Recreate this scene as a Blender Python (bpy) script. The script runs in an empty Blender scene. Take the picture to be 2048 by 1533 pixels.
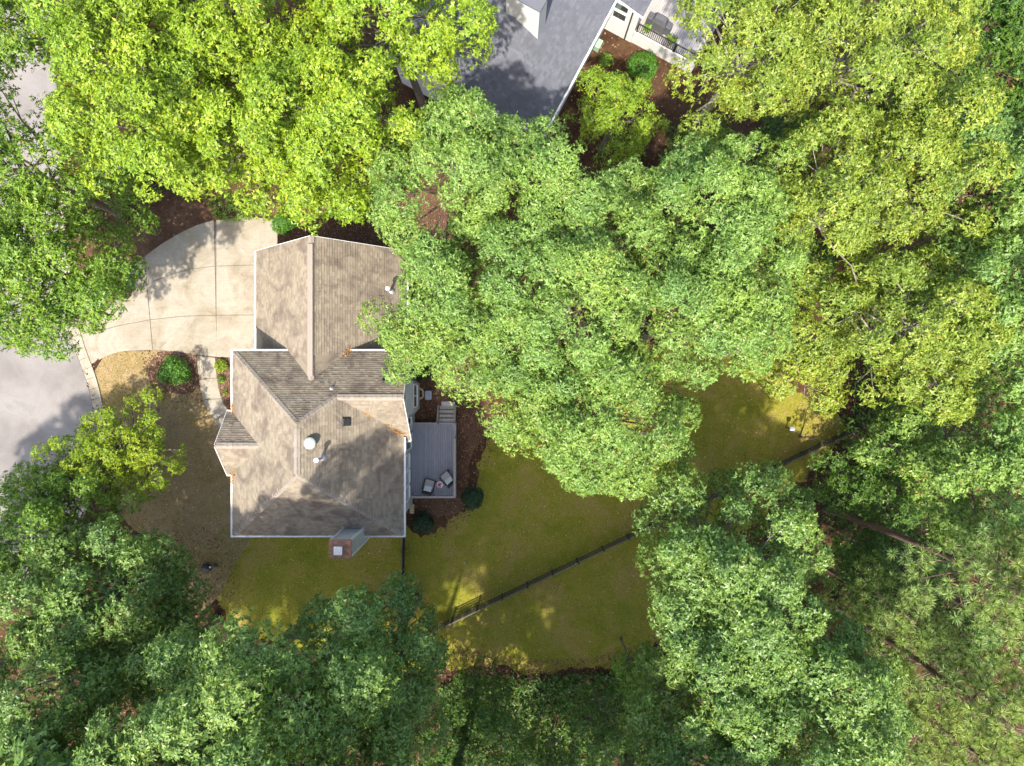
import bpy, math, random
import numpy as np
from mathutils import Vector

# ------------------------------------------------------------------ camera, sky, sun, exposure
sc = bpy.context.scene
col = sc.collection
HC, FC, CX, CY = 48.0, 1440.0, 1024.0, 766.5      # flying height (m), focal length in photo pixels, photo centre
cam_d = bpy.data.cameras.new('camera'); cam = bpy.data.objects.new('camera', cam_d); col.objects.link(cam)
cam.location = (0, 0, HC); cam.rotation_euler = (0, 0, 0)
cam_d.sensor_width = 36.0; cam_d.lens = 36.0 * FC / 2048.0; cam_d.clip_end = 1000
sc.camera = cam

SUN_EL = math.radians(60); SUN_DIR = Vector((-0.30, -0.954, 0)).normalized()   # horizontal direction towards the sun
world = bpy.data.worlds.new('World'); sc.world = world; world.use_nodes = True
wn = world.node_tree.nodes; wl = world.node_tree.links
sky = wn.new('ShaderNodeTexSky'); sky.sky_type = 'NISHITA'; sky.sun_disc = False
sky.dust_density = 2.5; sky.sun_elevation = SUN_EL; sky.sun_rotation = math.atan2(SUN_DIR.x, SUN_DIR.y)
bg = wn['Background']; bg.inputs['Strength'].default_value = 0.15
wl.new(sky.outputs[0], bg.inputs[0])
sun_d = bpy.data.lights.new('sun', 'SUN'); sun_d.energy = 3.2; sun_d.angle = math.radians(1.0); sun_d.color = (1.0, 0.95, 0.86)
sun = bpy.data.objects.new('sun', sun_d); col.objects.link(sun)
sv = Vector((SUN_DIR.x * math.cos(SUN_EL), SUN_DIR.y * math.cos(SUN_EL), math.sin(SUN_EL)))
sun.rotation_euler = sv.to_track_quat('Z', 'Y').to_euler(); sun.location = sv * 60
vs = sc.view_settings
vs.view_transform = 'Standard'; vs.look = 'None'; vs.gamma = 1.0; vs.use_curve_mapping = False; vs.exposure = 1.36

# ------------------------------------------------------------------ helpers
def P(px, py, z=0.0):
    k = (HC - z) / FC
    return ((px - CX) * k, -(py - CY) * k, z)
def P2(pts, z=0.0):
    return [P(a, b, z)[:2] for a, b in pts]

def tag(o, label=None, cat=None, group=None, kind=None):
    if label: o['label'] = label
    if cat: o['category'] = cat
    if group: o['group'] = group
    if kind: o['kind'] = kind
    return o
def empty(name, loc, label, cat, group=None, rz=0.0):
    o = bpy.data.objects.new(name, None); col.objects.link(o)
    o.location = loc; o.rotation_euler = (0, 0, rz); o.empty_display_size = 0.2
    return tag(o, label, cat, group)

def link_mesh(name, me, mat, parent=None, kind=None):
    if mat is not None and not me.materials: me.materials.append(mat)
    o = bpy.data.objects.new(name, me); col.objects.link(o)
    if parent is not None:
        o.parent = parent
        if parent.type == 'EMPTY': o.matrix_parent_inverse = parent.matrix_basis.inverted()   # parts are written in world metres
    if kind: o['kind'] = kind
    return o

class MB:
    def __init__(s): s.v = []; s.f = []
    def add(s, vs_, fs):
        n = len(s.v); s.v += [tuple(p) for p in vs_]; s.f += [tuple(i + n for i in f) for f in fs]; return s
    def box(s, x0, x1, y0, y1, z0, z1):
        return s.add([(x0,y0,z0),(x1,y0,z0),(x1,y1,z0),(x0,y1,z0),(x0,y0,z1),(x1,y0,z1),(x1,y1,z1),(x0,y1,z1)],
            [(0,3,2,1),(4,5,6,7),(0,1,5,4),(1,2,6,5),(2,3,7,6),(3,0,4,7)])
    def prism(s, poly, z0, z1):
        a = sum(poly[i][0]*poly[(i+1)%len(poly)][1]-poly[(i+1)%len(poly)][0]*poly[i][1] for i in range(len(poly)))
        if a < 0: poly = poly[::-1]
        n = len(poly)
        return s.add([(x,y,z0) for x,y in poly]+[(x,y,z1) for x,y in poly],
            [tuple(range(n-1,-1,-1)), tuple(range(n,2*n))]+[(i,(i+1)%n,n+(i+1)%n,n+i) for i in range(n)])
    def beam(s, a, b, w, h, up=(0,0,1)):
        a = Vector(a); b = Vector(b); d = (b-a).normalized(); u = Vector(up)
        if abs(d.dot(u)) > 0.99: u = Vector((0,1,0))
        r = d.cross(u).normalized(); u = r.cross(d).normalized()
        vs_ = []
        for p in (a,b):
            for i,j in ((-1,-1),(1,-1),(1,1),(-1,1)): vs_.append(p+r*(i*w/2)+u*(j*h/2))
        return s.add(vs_, [(3,2,1,0),(4,5,6,7),(0,1,5,4),(1,2,6,5),(2,3,7,6),(3,0,4,7)])
    def tube(s, pts, rad, n=8, cap=True):
        pts = [Vector(p) for p in pts]; base = len(s.v)
        for i,p in enumerate(pts):
            d = (pts[min(i+1,len(pts)-1)]-pts[max(i-1,0)]).normalized()
            u = Vector((0,0,1)) if abs(d.z) < 0.9 else Vector((1,0,0))
            r = d.cross(u).normalized(); u = r.cross(d)
            for k in range(n):
                t = 2*math.pi*k/n; s.v.append(tuple(p+(r*math.cos(t)+u*math.sin(t))*rad[i]))
        for i in range(len(pts)-1):
            for k in range(n):
                a=base+i*n+k; b=base+i*n+(k+1)%n; s.f.append((a,b,b+n,a+n))
        if cap:
            s.f.append(tuple(base+k for k in range(n-1,-1,-1))); s.f.append(tuple(base+(len(pts)-1)*n+k for k in range(n)))
        return s
    def lathe(s, c, prof, n=24):
        base=len(s.v)
        for r,z in prof:
            for k in range(n):
                t=2*math.pi*k/n; s.v.append((c[0]+r*math.cos(t),c[1]+r*math.sin(t),c[2]+z))
        for i in range(len(prof)-1):
            for k in range(n):
                a=base+i*n+k; b=base+i*n+(k+1)%n; s.f.append((a,b,b+n,a+n))
        s.f.append(tuple(base+k for k in range(n-1,-1,-1))); s.f.append(tuple(base+(len(prof)-1)*n+k for k in range(n)))
        return s
    def xf(s, fn): s.v=[tuple(fn(Vector(p))) for p in s.v]; return s
    def build(s, name, mat, parent=None, kind=None, bevel=0.0, smooth=False):
        me = bpy.data.meshes.new(name); me.from_pydata(s.v, [], s.f); me.update()
        o = link_mesh(name, me, mat, parent, kind)
        if smooth: me.shade_smooth()
        if bevel:
            b = o.modifiers.new('bevel','BEVEL'); b.width=bevel; b.segments=2; b.limit_method='ANGLE'
        return o

def tri_mesh(name, verts, tris):
    me = bpy.data.meshes.new(name)
    nv, nt = len(verts), len(tris)
    me.vertices.add(nv); me.vertices.foreach_set('co', np.ascontiguousarray(verts, dtype=np.float32).ravel())
    me.loops.add(nt*3); me.loops.foreach_set('vertex_index', np.ascontiguousarray(tris, dtype=np.int32).ravel())
    me.polygons.add(nt); me.polygons.foreach_set('loop_start', np.arange(0, nt*3, 3, dtype=np.int32))
    me.update(calc_edges=True); return me

def smooth_poly(pts, n=6, closed=True):
    """Catmull-Rom through the points."""
    out=[]; m=len(pts); rng = range(m) if closed else range(m-1)
    for i in rng:
        if closed: p0,p1,p2,p3=[pts[(i+k-1)%m] for k in range(4)]
        else: p0,p1,p2,p3=pts[max(i-1,0)],pts[i],pts[i+1],pts[min(i+2,m-1)]
        for j in range(n):
            t=j/n
            out.append(tuple(0.5*(2*p1[k]+(-p0[k]+p2[k])*t+(2*p0[k]-5*p1[k]+4*p2[k]-p3[k])*t*t+(-p0[k]+3*p1[k]-3*p2[k]+p3[k])*t**3) for k in range(2)))
    if not closed: out.append(pts[-1])
    return out
def inside(pts, poly):
    """numpy point-in-polygon"""
    x,y=pts[:,0],pts[:,1]; r=np.zeros(len(pts),bool); n=len(poly)
    for i in range(n):
        x1,y1=poly[i]; x2,y2=poly[(i+1)%n]
        c=((y1>y)!=(y2>y)); 
        with np.errstate(divide='ignore',invalid='ignore'):
            xi=(x2-x1)*(y-y1)/(y2-y1)+x1
        r^= c&(x<xi)
    return r

# ------------------------------------------------------------------ materials
def mat_new(name):
    m=bpy.data.materials.new(name); m.use_nodes=True; nt=m.node_tree; return m,nt,nt.nodes['Principled BSDF']
def N(nt,t,**kw):
    n=nt.nodes.new(t)
    for k,v in kw.items(): setattr(n,k,v)
    return n
def ramp(nt, fac, stops, interp='LINEAR'):
    r=N(nt,'ShaderNodeValToRGB'); e=r.color_ramp.elements; r.color_ramp.interpolation=interp
    while len(e)<len(stops): e.new(0.5)
    for i,(p,c) in enumerate(stops): e[i].position=p; e[i].color=(*c,1) if len(c)==3 else c
    nt.links.new(fac,r.inputs[0]); return r.outputs[0]
def noise(nt, scale, detail=4, rough=0.55, vec=None, dist=0.0):
    n=N(nt,'ShaderNodeTexNoise'); n.inputs['Scale'].default_value=scale; n.inputs['Detail'].default_value=detail
    n.inputs['Roughness'].default_value=rough; n.inputs['Distortion'].default_value=dist
    if vec is not None: nt.links.new(vec,n.inputs['Vector'])
    return n.outputs['Fac']
def objco(nt): return N(nt,'ShaderNodeTexCoord').outputs['Object']
def mix(nt,f,a,b,mode='MIX'):
    m=N(nt,'ShaderNodeMix',data_type='RGBA',blend_type=mode)
    for sock,v in ((m.inputs[0],f),(m.inputs[6],a),(m.inputs[7],b)):
        if hasattr(v,'is_linked'): nt.links.new(v,sock)
        else: sock.default_value = v if isinstance(v,(int,float)) else (*v,1)
    return m.outputs[2]
def bump(nt,b,h,strength,dist=0.02):
    n=N(nt,'ShaderNodeBump'); n.inputs['Strength'].default_value=strength; n.inputs['Distance'].default_value=dist
    nt.links.new(h,n.inputs['Height']); nt.links.new(n.outputs[0],b.inputs['Normal'])

def plain(name, c, rough=0.6, metal=0.0, var=0.12, scale=6.0, bmp=0.0):
    m,nt,b=mat_new(name); v=objco(nt)
    f=noise(nt,scale,5,0.6,v)
    lo=tuple(x*(1-var) for x in c); hi=tuple(min(1,x*(1+var)) for x in c)
    nt.links.new(ramp(nt,f,[(0.3,lo),(0.7,hi)]),b.inputs['Base Color'])
    b.inputs['Roughness'].default_value=rough; b.inputs['Metallic'].default_value=metal
    if bmp: bump(nt,b,noise(nt,scale*8,3,0.6,v),bmp)
    return m

def shingle_mat(name, cols, stain):
    m,nt,b=mat_new(name); v=objco(nt)
    g=N(nt,'ShaderNodeNewGeometry')
    base=ramp(nt,g.outputs['Random Per Island'],cols)
    streak=N(nt,'ShaderNodeMapping'); nt.links.new(v,streak.inputs[0]); streak.inputs['Scale'].default_value=(0.9,0.9,0.5)
    s=noise(nt,1.0,6,0.62,streak.outputs[0],0.6)
    base=mix(nt,ramp(nt,s,[(0.47,(0,0,0)),(0.64,(0.7,0.7,0.7))]),base,stain)
    gr=noise(nt,120,2,0.7,v)
    base=mix(nt,0.5,base,ramp(nt,gr,[(0.25,(0.45,0.45,0.45)),(0.75,(1.0,1.0,1.0))]),'MULTIPLY')
    nt.links.new(base,b.inputs['Base Color']); b.inputs['Roughness'].default_value=0.92
    b.inputs['Specular IOR Level'].default_value=0.25
    bump(nt,b,gr,0.5,0.01); return m

M={}
M['shingle']=shingle_mat('tan_shingle',[(0.0,(0.25,0.205,0.148)),(0.5,(0.295,0.244,0.178)),(1.0,(0.345,0.288,0.213))],(0.135,0.103,0.085))
M['ridge']=shingle_mat('ridge_shingle',[(0.0,(0.31,0.265,0.215)),(1.0,(0.38,0.33,0.27))],(0.34,0.27,0.23))
M['slate']=shingle_mat('blue_grey_shingle',[(0.0,(0.125,0.128,0.147)),(0.5,(0.145,0.148,0.168)),(1.0,(0.17,0.172,0.194))],(0.12,0.124,0.14))
M['white']=plain('white_trim',(0.80,0.79,0.76),0.45,var=0.05,scale=3)
M['gutter']=plain('white_gutter',(0.74,0.72,0.69),0.4,var=0.10,scale=2.5)
M['fascia_grey']=plain('grey_fascia',(0.50,0.50,0.50),0.5,var=0.06)
M['cap_rust']=plain('rusted_metal',(0.33,0.15,0.085),0.65,0.0,var=0.5,scale=5,bmp=0.1)
M['galv']=plain('galvanised_metal',(0.62,0.63,0.66),0.32,0.75,var=0.12,scale=9)
M['vent_grey']=plain('vent_metal',(0.36,0.38,0.335),0.6,0.0,var=0.1)
M['dark_metal']=plain('dark_metal',(0.035,0.034,0.036),0.45,0.2,var=0.2)
M['black']=plain('black_plastic',(0.02,0.02,0.022),0.5,var=0.3)
M['lead']=plain('lead_boot',(0.55,0.55,0.58),0.5,0.2,var=0.2)
M['bark']=plain('grey_bark',(0.17,0.135,0.105),0.9,var=0.4,scale=5,bmp=0.8)
M['pale_bark']=plain('pale_bark',(0.36,0.31,0.26),0.85,var=0.3,scale=4,bmp=0.5)
M['pine_bark']=plain('pine_bark',(0.17,0.105,0.075),0.95,var=0.55,scale=9,bmp=1.0)
M['cushion']=plain('grey_cushion',(0.38,0.35,0.34),0.9,var=0.08,scale=20)
M['pillow']=plain('white_pillow',(0.66,0.70,0.68),0.9,var=0.07,scale=15)
M['rattan']=plain('dark_wicker',(0.05,0.042,0.04),0.7,var=0.4,scale=60)
M['pink']=plain('pink_petals',(0.62,0.13,0.18),0.7,var=0.35,scale=30)
M['cream_wood']=plain('tan_wood',(0.50,0.40,0.24),0.8,var=0.2,scale=8)
M['stone']=plain('pale_stone',(0.50,0.50,0.53),0.85,var=0.15,scale=10,bmp=0.2)
M['blue_lid']=plain('blue_grey_plastic',(0.34,0.37,0.46),0.5,var=0.1)
M['util_green']=plain('pale_green_paint',(0.30,0.46,0.32),0.5,var=0.08)
M['grill']=plain('grill_cover',(0.085,0.085,0.09),0.75,var=0.2,scale=4,bmp=0.15)
M['paving_joint']=plain('joint_sand',(0.16,0.135,0.11),0.95,var=0.3,scale=12)
M['fence_wood']=plain('weathered_fence_wood',(0.05,0.042,0.034),0.85,var=0.4,scale=3)
M['fence_top']=plain('grey_fence_rail',(0.115,0.10,0.08),0.8,var=0.35,scale=2)
M['glass'],_nt,_b=mat_new('window_glass')
_b.inputs['Base Color'].default_value=(0.045,0.055,0.055,1); _b.inputs['Roughness'].default_value=0.04; _b.inputs['Specular IOR Level'].default_value=0.9
M['blind'],_nt,_b=mat_new('pale_glass')
_b.inputs['Base Color'].default_value=(0.52,0.55,0.58,1); _b.inputs['Roughness'].default_value=0.08; _b.inputs['Specular IOR Level'].default_value=0.8

def siding_mat(name,c):
    m,nt,b=mat_new(name); v=objco(nt)
    w=N(nt,'ShaderNodeTexWave',wave_type='BANDS',bands_direction='Z',wave_profile='SAW'); w.inputs['Scale'].default_value=1.6
    nt.links.new(v,w.inputs['Vector'])
    f=noise(nt,2.0,5,0.6,v)
    nt.links.new(ramp(nt,f,[(0.3,tuple(x*0.86 for x in c)),(0.7,c)]),b.inputs['Base Color'])
    b.inputs['Roughness'].default_value=0.6; bump(nt,b,w.outputs['Fac'],0.6,0.03); return m
M['siding']=siding_mat('grey_green_siding',(0.50,0.50,0.45))
M['chase']=siding_mat('chimney_siding',(0.62,0.63,0.60))
M['white_siding']=siding_mat('white_siding',(0.84,0.83,0.80))

def concrete_mat():
    m,nt,b=mat_new('concrete'); v=objco(nt)
    f1=noise(nt,0.55,6,0.62,v,0.8); f2=noise(nt,7,6,0.7,v)
    c=ramp(nt,f1,[(0.28,(0.21,0.17,0.115)),(0.42,(0.30,0.255,0.185)),(0.58,(0.365,0.32,0.25)),(0.8,(0.30,0.265,0.21))])
    c=mix(nt,0.65,c,ramp(nt,f2,[(0.2,(0.68,0.66,0.62)),(0.6,(1,1,1))]),'MULTIPLY')
    # brushed broom marks and tyre polish along the drive
    mp=N(nt,'ShaderNodeMapping'); mp.inputs['Scale'].default_value=(0.5,9,1); mp.inputs['Rotation'].default_value=(0,0,0.22); nt.links.new(v,mp.inputs[0])
    f3=noise(nt,1.0,4,0.6,mp.outputs[0],0.4)
    c=mix(nt,0.22,c,ramp(nt,f3,[(0.35,(0.72,0.66,0.58)),(0.6,(1,1,1))]),'MULTIPLY')
    vo=N(nt,'ShaderNodeTexVoronoi',feature='DISTANCE_TO_EDGE'); vo.inputs['Scale'].default_value=0.33; wv=mix(nt,0.12,v,N(nt,'ShaderNodeTexNoise').outputs['Color']); nt.links.new(wv,vo.inputs['Vector'])
    c=mix(nt,ramp(nt,vo.outputs['Distance'],[(0.0,(0.45,0.45,0.45)),(0.004,(0,0,0))]),c,(0.12,0.10,0.08))
    f5=noise(nt,1.7,3,0.5,v,1.2); c=mix(nt,ramp(nt,f5,[(0.66,(0,0,0)),(0.78,(0.5,0.5,0.5))]),c,(0.17,0.135,0.095))
    sp=noise(nt,34,3,0.7,v)
    c=mix(nt,ramp(nt,sp,[(0.68,(0,0,0)),(0.8,(0.5,0.5,0.5))]),c,(0.20,0.17,0.13))
    nt.links.new(c,b.inputs['Base Color']); b.inputs['Roughness'].default_value=0.85
    bump(nt,b,noise(nt,60,3,0.6,v),0.15,0.01); return m
M['concrete']=concrete_mat()

def asphalt_mat():
    m,nt,b=mat_new('asphalt'); v=objco(nt)
    f1=noise(nt,0.35,6,0.6,v,0.6); f2=noise(nt,45,3,0.75,v)
    c=ramp(nt,f1,[(0.3,(0.19,0.168,0.15)),(0.5,(0.25,0.225,0.20)),(0.62,(0.285,0.258,0.232)),(0.75,(0.23,0.208,0.187))])
    c=mix(nt,0.8,c,ramp(nt,f2,[(0.3,(0.62,0.62,0.64)),(0.7,(1.0,1.0,1.0))]),'MULTIPLY')
    nt.links.new(c,b.inputs['Base Color']); b.inputs['Roughness'].default_value=0.9
    bump(nt,b,f2,0.3,0.01); return m
M['asphalt']=asphalt_mat()

def ground_mat(name, stops, s1, s2, fine, finec, bmp=0.5, speck=None):
    m,nt,b=mat_new(name); v=objco(nt)
    f1=noise(nt,s1,5,0.6,v,0.7); f2=noise(nt,s2,5,0.7,v)
    add=N(nt,'ShaderNodeMath',operation='MULTIPLY_ADD'); nt.links.new(f2,add.inputs[0]); add.inputs[1].default_value=0.55
    nt.links.new(f1,add.inputs[2])
    sub=N(nt,'ShaderNodeMath',operation='SUBTRACT'); nt.links.new(add.outputs[0],sub.inputs[0]); sub.inputs[1].default_value=0.275
    c=ramp(nt,sub.outputs[0],stops)
    f3=noise(nt,fine,3,0.75,v)
    c=mix(nt,0.85,c,ramp(nt,f3,[(0.28,finec),(0.66,(1,1,1))]),'MULTIPLY')
    if speck:
        f4=noise(nt,22,2,0.8,v); c=mix(nt,ramp(nt,f4,[(0.66,(0,0,0)),(0.72,(0.8,0.8,0.8))]),c,speck)
    nt.links.new(c,b.inputs['Base Color']); b.inputs['Roughness'].default_value=1.0; b.inputs['Specular IOR Level'].default_value=0.1
    bump(nt,b,f3,bmp,0.04); return m
M['litter']=ground_mat('leaf_litter',[(0.25,(0.045,0.026,0.015)),(0.45,(0.085,0.046,0.026)),(0.6,(0.13,0.075,0.04)),(0.78,(0.06,0.06,0.02))],0.25,2.5,26,(0.35,0.3,0.28),0.8)
M['mulch']=ground_mat('brown_mulch',[(0.25,(0.085,0.046,0.028)),(0.5,(0.14,0.08,0.048)),(0.75,(0.22,0.135,0.085))],0.5,4,30,(0.35,0.3,0.28),0.9,(0.40,0.25,0.17))
M['grass_back']=ground_mat('olive_lawn',[(0.2,(0.18,0.205,0.018)),(0.4,(0.27,0.265,0.03)),(0.52,(0.33,0.29,0.045)),(0.62,(0.38,0.285,0.08)),(0.8,(0.33,0.325,0.04))],0.3,1.3,22,(0.42,0.42,0.38),0.8)
M['grass_front']=ground_mat('dry_lawn',[(0.25,(0.22,0.185,0.05)),(0.42,(0.32,0.235,0.10)),(0.55,(0.40,0.29,0.15)),(0.68,(0.30,0.195,0.115)),(0.8,(0.42,0.32,0.17))],0.3,2.0,24,(0.58,0.54,0.5),0.5)

def blade_mat(name, stops, trans=0.25):
    m,nt,b=mat_new(name); g=N(nt,'ShaderNodeNewGeometry')
    c=ramp(nt,g.outputs['Random Per Island'],stops)
    nt.links.new(c,b.inputs['Base Color']); b.inputs['Roughness'].default_value=0.75; b.inputs['Specular IOR Level'].default_value=0.2
    return m
M['litter_leaf']=blade_mat('fallen_leaf_brown',[(0,(0.045,0.025,0.015)),(0.4,(0.11,0.058,0.032)),(0.75,(0.19,0.105,0.055)),(1,(0.32,0.20,0.10))])
M['mulch_chip']=blade_mat('mulch_chip',[(0,(0.07,0.035,0.022)),(0.45,(0.145,0.078,0.048)),(0.85,(0.235,0.135,0.085)),(1,(0.42,0.29,0.20))])
M['orange_leaf']=blade_mat('fallen_leaf_orange',[(0,(0.22,0.09,0.02)),(0.5,(0.42,0.19,0.045)),(1,(0.55,0.32,0.08))])
M['pale_leaf']=blade_mat('fallen_leaf_pale',[(0,(0.45,0.33,0.10)),(0.6,(0.60,0.50,0.24)),(1,(0.66,0.62,0.48))])
M['blade_back']=blade_mat('grass_blade_olive',[(0,(0.12,0.145,0.015)),(0.5,(0.275,0.265,0.033)),(0.85,(0.38,0.325,0.07)),(1,(0.50,0.42,0.18))])
M['blade_front']=blade_mat('grass_blade_dry',[(0,(0.16,0.14,0.035)),(0.4,(0.30,0.225,0.09)),(0.8,(0.42,0.305,0.16)),(1,(0.52,0.41,0.24))])

def leaf_mat(name, dark, mid, light, odd=None, trans=0.27, rough=0.45, spec=0.36):
    m=bpy.data.materials.new(name); m.use_nodes=True; nt=m.node_tree; b=nt.nodes['Principled BSDF']; out=nt.nodes['Material Output']
    g=N(nt,'ShaderNodeNewGeometry')
    dark=tuple(q*0.68 for q in dark); light=tuple(q*1.12 for q in light)
    stops=[(0.0,dark),(0.45,mid),(0.93,light)]
    if odd: stops=[(0.0,dark),(0.45,mid),(0.98,light),(0.995,odd)]
    c=ramp(nt,g.outputs['Random Per Island'],stops)
    v=objco(nt); f=noise(nt,0.45,3,0.5,v)
    c=mix(nt,0.75,c,ramp(nt,f,[(0.3,(0.66,0.78,0.9)),(0.5,(0.95,0.97,0.95)),(0.7,(1.14,1.09,0.88))]),'MULTIPLY')
    f2=noise(nt,0.16,2,0.5,v); c=mix(nt,0.6,c,ramp(nt,f2,[(0.35,(0.80,0.90,1.0)),(0.65,(1.12,1.04,0.9))]),'MULTIPLY')
    nt.links.new(c,b.inputs['Base Color']); b.inputs['Roughness'].default_value=rough; b.inputs['Specular IOR Level'].default_value=spec
    t=N(nt,'ShaderNodeBsdfTranslucent'); 
    tc=mix(nt,1.0,c,(1.25,1.15,0.55),'MULTIPLY'); nt.links.new(tc,t.inputs[0])
    mx=N(nt,'ShaderNodeMixShader'); mx.inputs[0].default_value=trans
    nt.links.new(b.outputs[0],mx.inputs[1]); nt.links.new(t.outputs[0],mx.inputs[2]); nt.links.new(mx.outputs[0],out.inputs[0])
    return m
LEAF={
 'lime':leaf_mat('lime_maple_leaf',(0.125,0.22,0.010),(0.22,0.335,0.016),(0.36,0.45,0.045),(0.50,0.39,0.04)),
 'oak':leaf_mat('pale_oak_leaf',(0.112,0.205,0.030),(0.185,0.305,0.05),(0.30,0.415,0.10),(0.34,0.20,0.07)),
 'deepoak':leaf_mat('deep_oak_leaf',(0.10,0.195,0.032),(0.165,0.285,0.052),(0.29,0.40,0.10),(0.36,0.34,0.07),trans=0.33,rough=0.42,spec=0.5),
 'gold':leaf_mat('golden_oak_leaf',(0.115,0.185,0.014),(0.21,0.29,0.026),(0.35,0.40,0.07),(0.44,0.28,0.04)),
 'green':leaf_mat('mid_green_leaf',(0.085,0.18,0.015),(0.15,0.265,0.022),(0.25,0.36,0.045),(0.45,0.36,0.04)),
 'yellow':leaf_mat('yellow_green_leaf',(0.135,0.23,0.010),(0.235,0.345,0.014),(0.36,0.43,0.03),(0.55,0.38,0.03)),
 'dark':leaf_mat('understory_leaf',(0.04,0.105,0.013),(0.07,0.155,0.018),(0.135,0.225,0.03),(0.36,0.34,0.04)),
 'holly':leaf_mat('dark_holly_leaf',(0.012,0.040,0.014),(0.018,0.055,0.018),(0.035,0.085,0.03),None,0.12,0.45,0.35),
 'box':leaf_mat('boxwood_leaf',(0.06,0.16,0.014),(0.085,0.215,0.02),(0.14,0.30,0.03),None,0.25),
 'pine':leaf_mat('pine_needle',(0.22,0.32,0.075),(0.30,0.41,0.11),(0.42,0.52,0.19),(0.40,0.33,0.10),0.3,0.45,0.35),
}

# ------------------------------------------------------------------ plants
def unit(a): return a/np.maximum(np.linalg.norm(a,axis=-1,keepdims=True),1e-9)

def rosettes(rng, pos, nrm, L, W, k, cup=(0.0,0.45), tri=False):
    """k kite-shaped folded leaves round every twig tip -> verts, tris"""
    n=len(pos)
    a=rng.normal(size=(n,3)); t1=unit(np.cross(nrm,a)); t2=np.cross(nrm,t1)
    ph=rng.uniform(0,2*np.pi,(n,1))+np.arange(k)[None,:]*2*np.pi/k+rng.normal(0,0.35,(n,k))
    tilt=rng.uniform(cup[0],cup[1],(n,k))
    d=(np.cos(ph)[...,None]*t1[:,None]+np.sin(ph)[...,None]*t2[:,None])*np.cos(tilt)[...,None]+np.sin(tilt)[...,None]*nrm[:,None]
    d=unit(d+rng.normal(0,0.12,d.shape))
    side=unit(np.cross(d,nrm[:,None]+rng.normal(0,0.30,d.shape)))
    up=np.cross(side,d)
    sz=rng.uniform(0.6,1.35,(n,1,1)); l=L*sz*rng.uniform(0.75,1.2,(n,k,1)); w=W*sz*rng.uniform(0.75,1.2,(n,k,1))
    b=pos[:,None]+d*l*0.12+rng.normal(0,L*0.25,d.shape)
    if tri:
        tip=b+d*l; v=np.stack([b-side*w*0.5,b+side*w*0.5,tip],axis=2).reshape(-1,3)
        return v,np.arange(n*k*3).reshape(-1,3)
    tip=b+d*l-up*l*0.10
    m=b+d*l*0.58+up*l*0.06
    v=np.stack([b,m+side*w*0.5,tip,m-side*w*0.5],axis=2).reshape(-1,3)
    i=np.arange(n*k)[:,None]*4
    t=np.concatenate([i+np.array([[0,1,2]]),i+np.array([[0,2,3]])],axis=1).reshape(-1,3)
    return v,t

def needles(rng,pos,nrm,L,k):
    n=len(pos)
    d=unit(nrm[:,None]*0.62+unit(rng.normal(size=(n,k,3))))
    side=unit(np.cross(d,rng.normal(size=d.shape)))*0.022
    l=L*rng.uniform(0.75,1.15,(n,k,1))
    b=np.repeat(pos[:,None],k,1)
    v=np.stack([b-side,b+side,b+d*l],axis=2).reshape(-1,3)
    t=np.arange(n*k*3).reshape(-1,3); return v,t

def crown_clumps(rng,R,V,zc,n,rc,low=-0.35,fill=0.35,lump=0.2):
    """clump centres on an uneven ellipsoid shell (best-candidate) plus a few inside"""
    ph=rng.uniform(0,2*np.pi,4); pts=[]; dirs=[]
    def f(d):
        az=np.arctan2(d[1],d[0]); return 1+lump*(0.6*np.sin(2*az+ph[0])+0.5*np.sin(3*az+ph[1]+2*d[2])+0.45*np.sin(5*az+ph[2]+4*d[2]))
    while len(pts)<n:
        best=None; bd=-1
        for _ in range(14):
            d=rng.normal(size=3); d/=np.linalg.norm(d)
            if d[2]<low: d[2]=-d[2]
            dd=min([np.linalg.norm(d-e) for e in dirs],default=9)
            if dd>bd: bd=dd; best=d
        dirs.append(best); s=f(best)*rng.uniform(0.62,1.12)
        pts.append(((best[0]*R-best[0]*rc*0.7)*s,(best[1]*R-best[1]*rc*0.7)*s,zc+best[2]*(V-rc*0.5)*min(s,1.1)))
    out=[(p,rc*rng.uniform(0.62,1.30),1.0 if e[2]>-0.08 else 0.6) for p,e in zip(pts,dirs)]
    for q in range(3):
        a=q*2.1+ph[3]; out.append(((0.22*R*math.cos(a),0.22*R*math.sin(a),zc+V*rng.uniform(0.62,0.82)),rc*rng.uniform(0.9,1.2),1.0))
    for _ in range(int(n*fill)):
        d=rng.normal(size=3); d/=np.linalg.norm(d); d[2]=abs(d[2])*0.8-0.1
        s=rng.uniform(0.3,0.7); out.append(((d[0]*R*s,d[1]*R*s,zc+d[2]*V*s),rc*rng.uniform(0.9,1.3),0.5))
    return out

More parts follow.
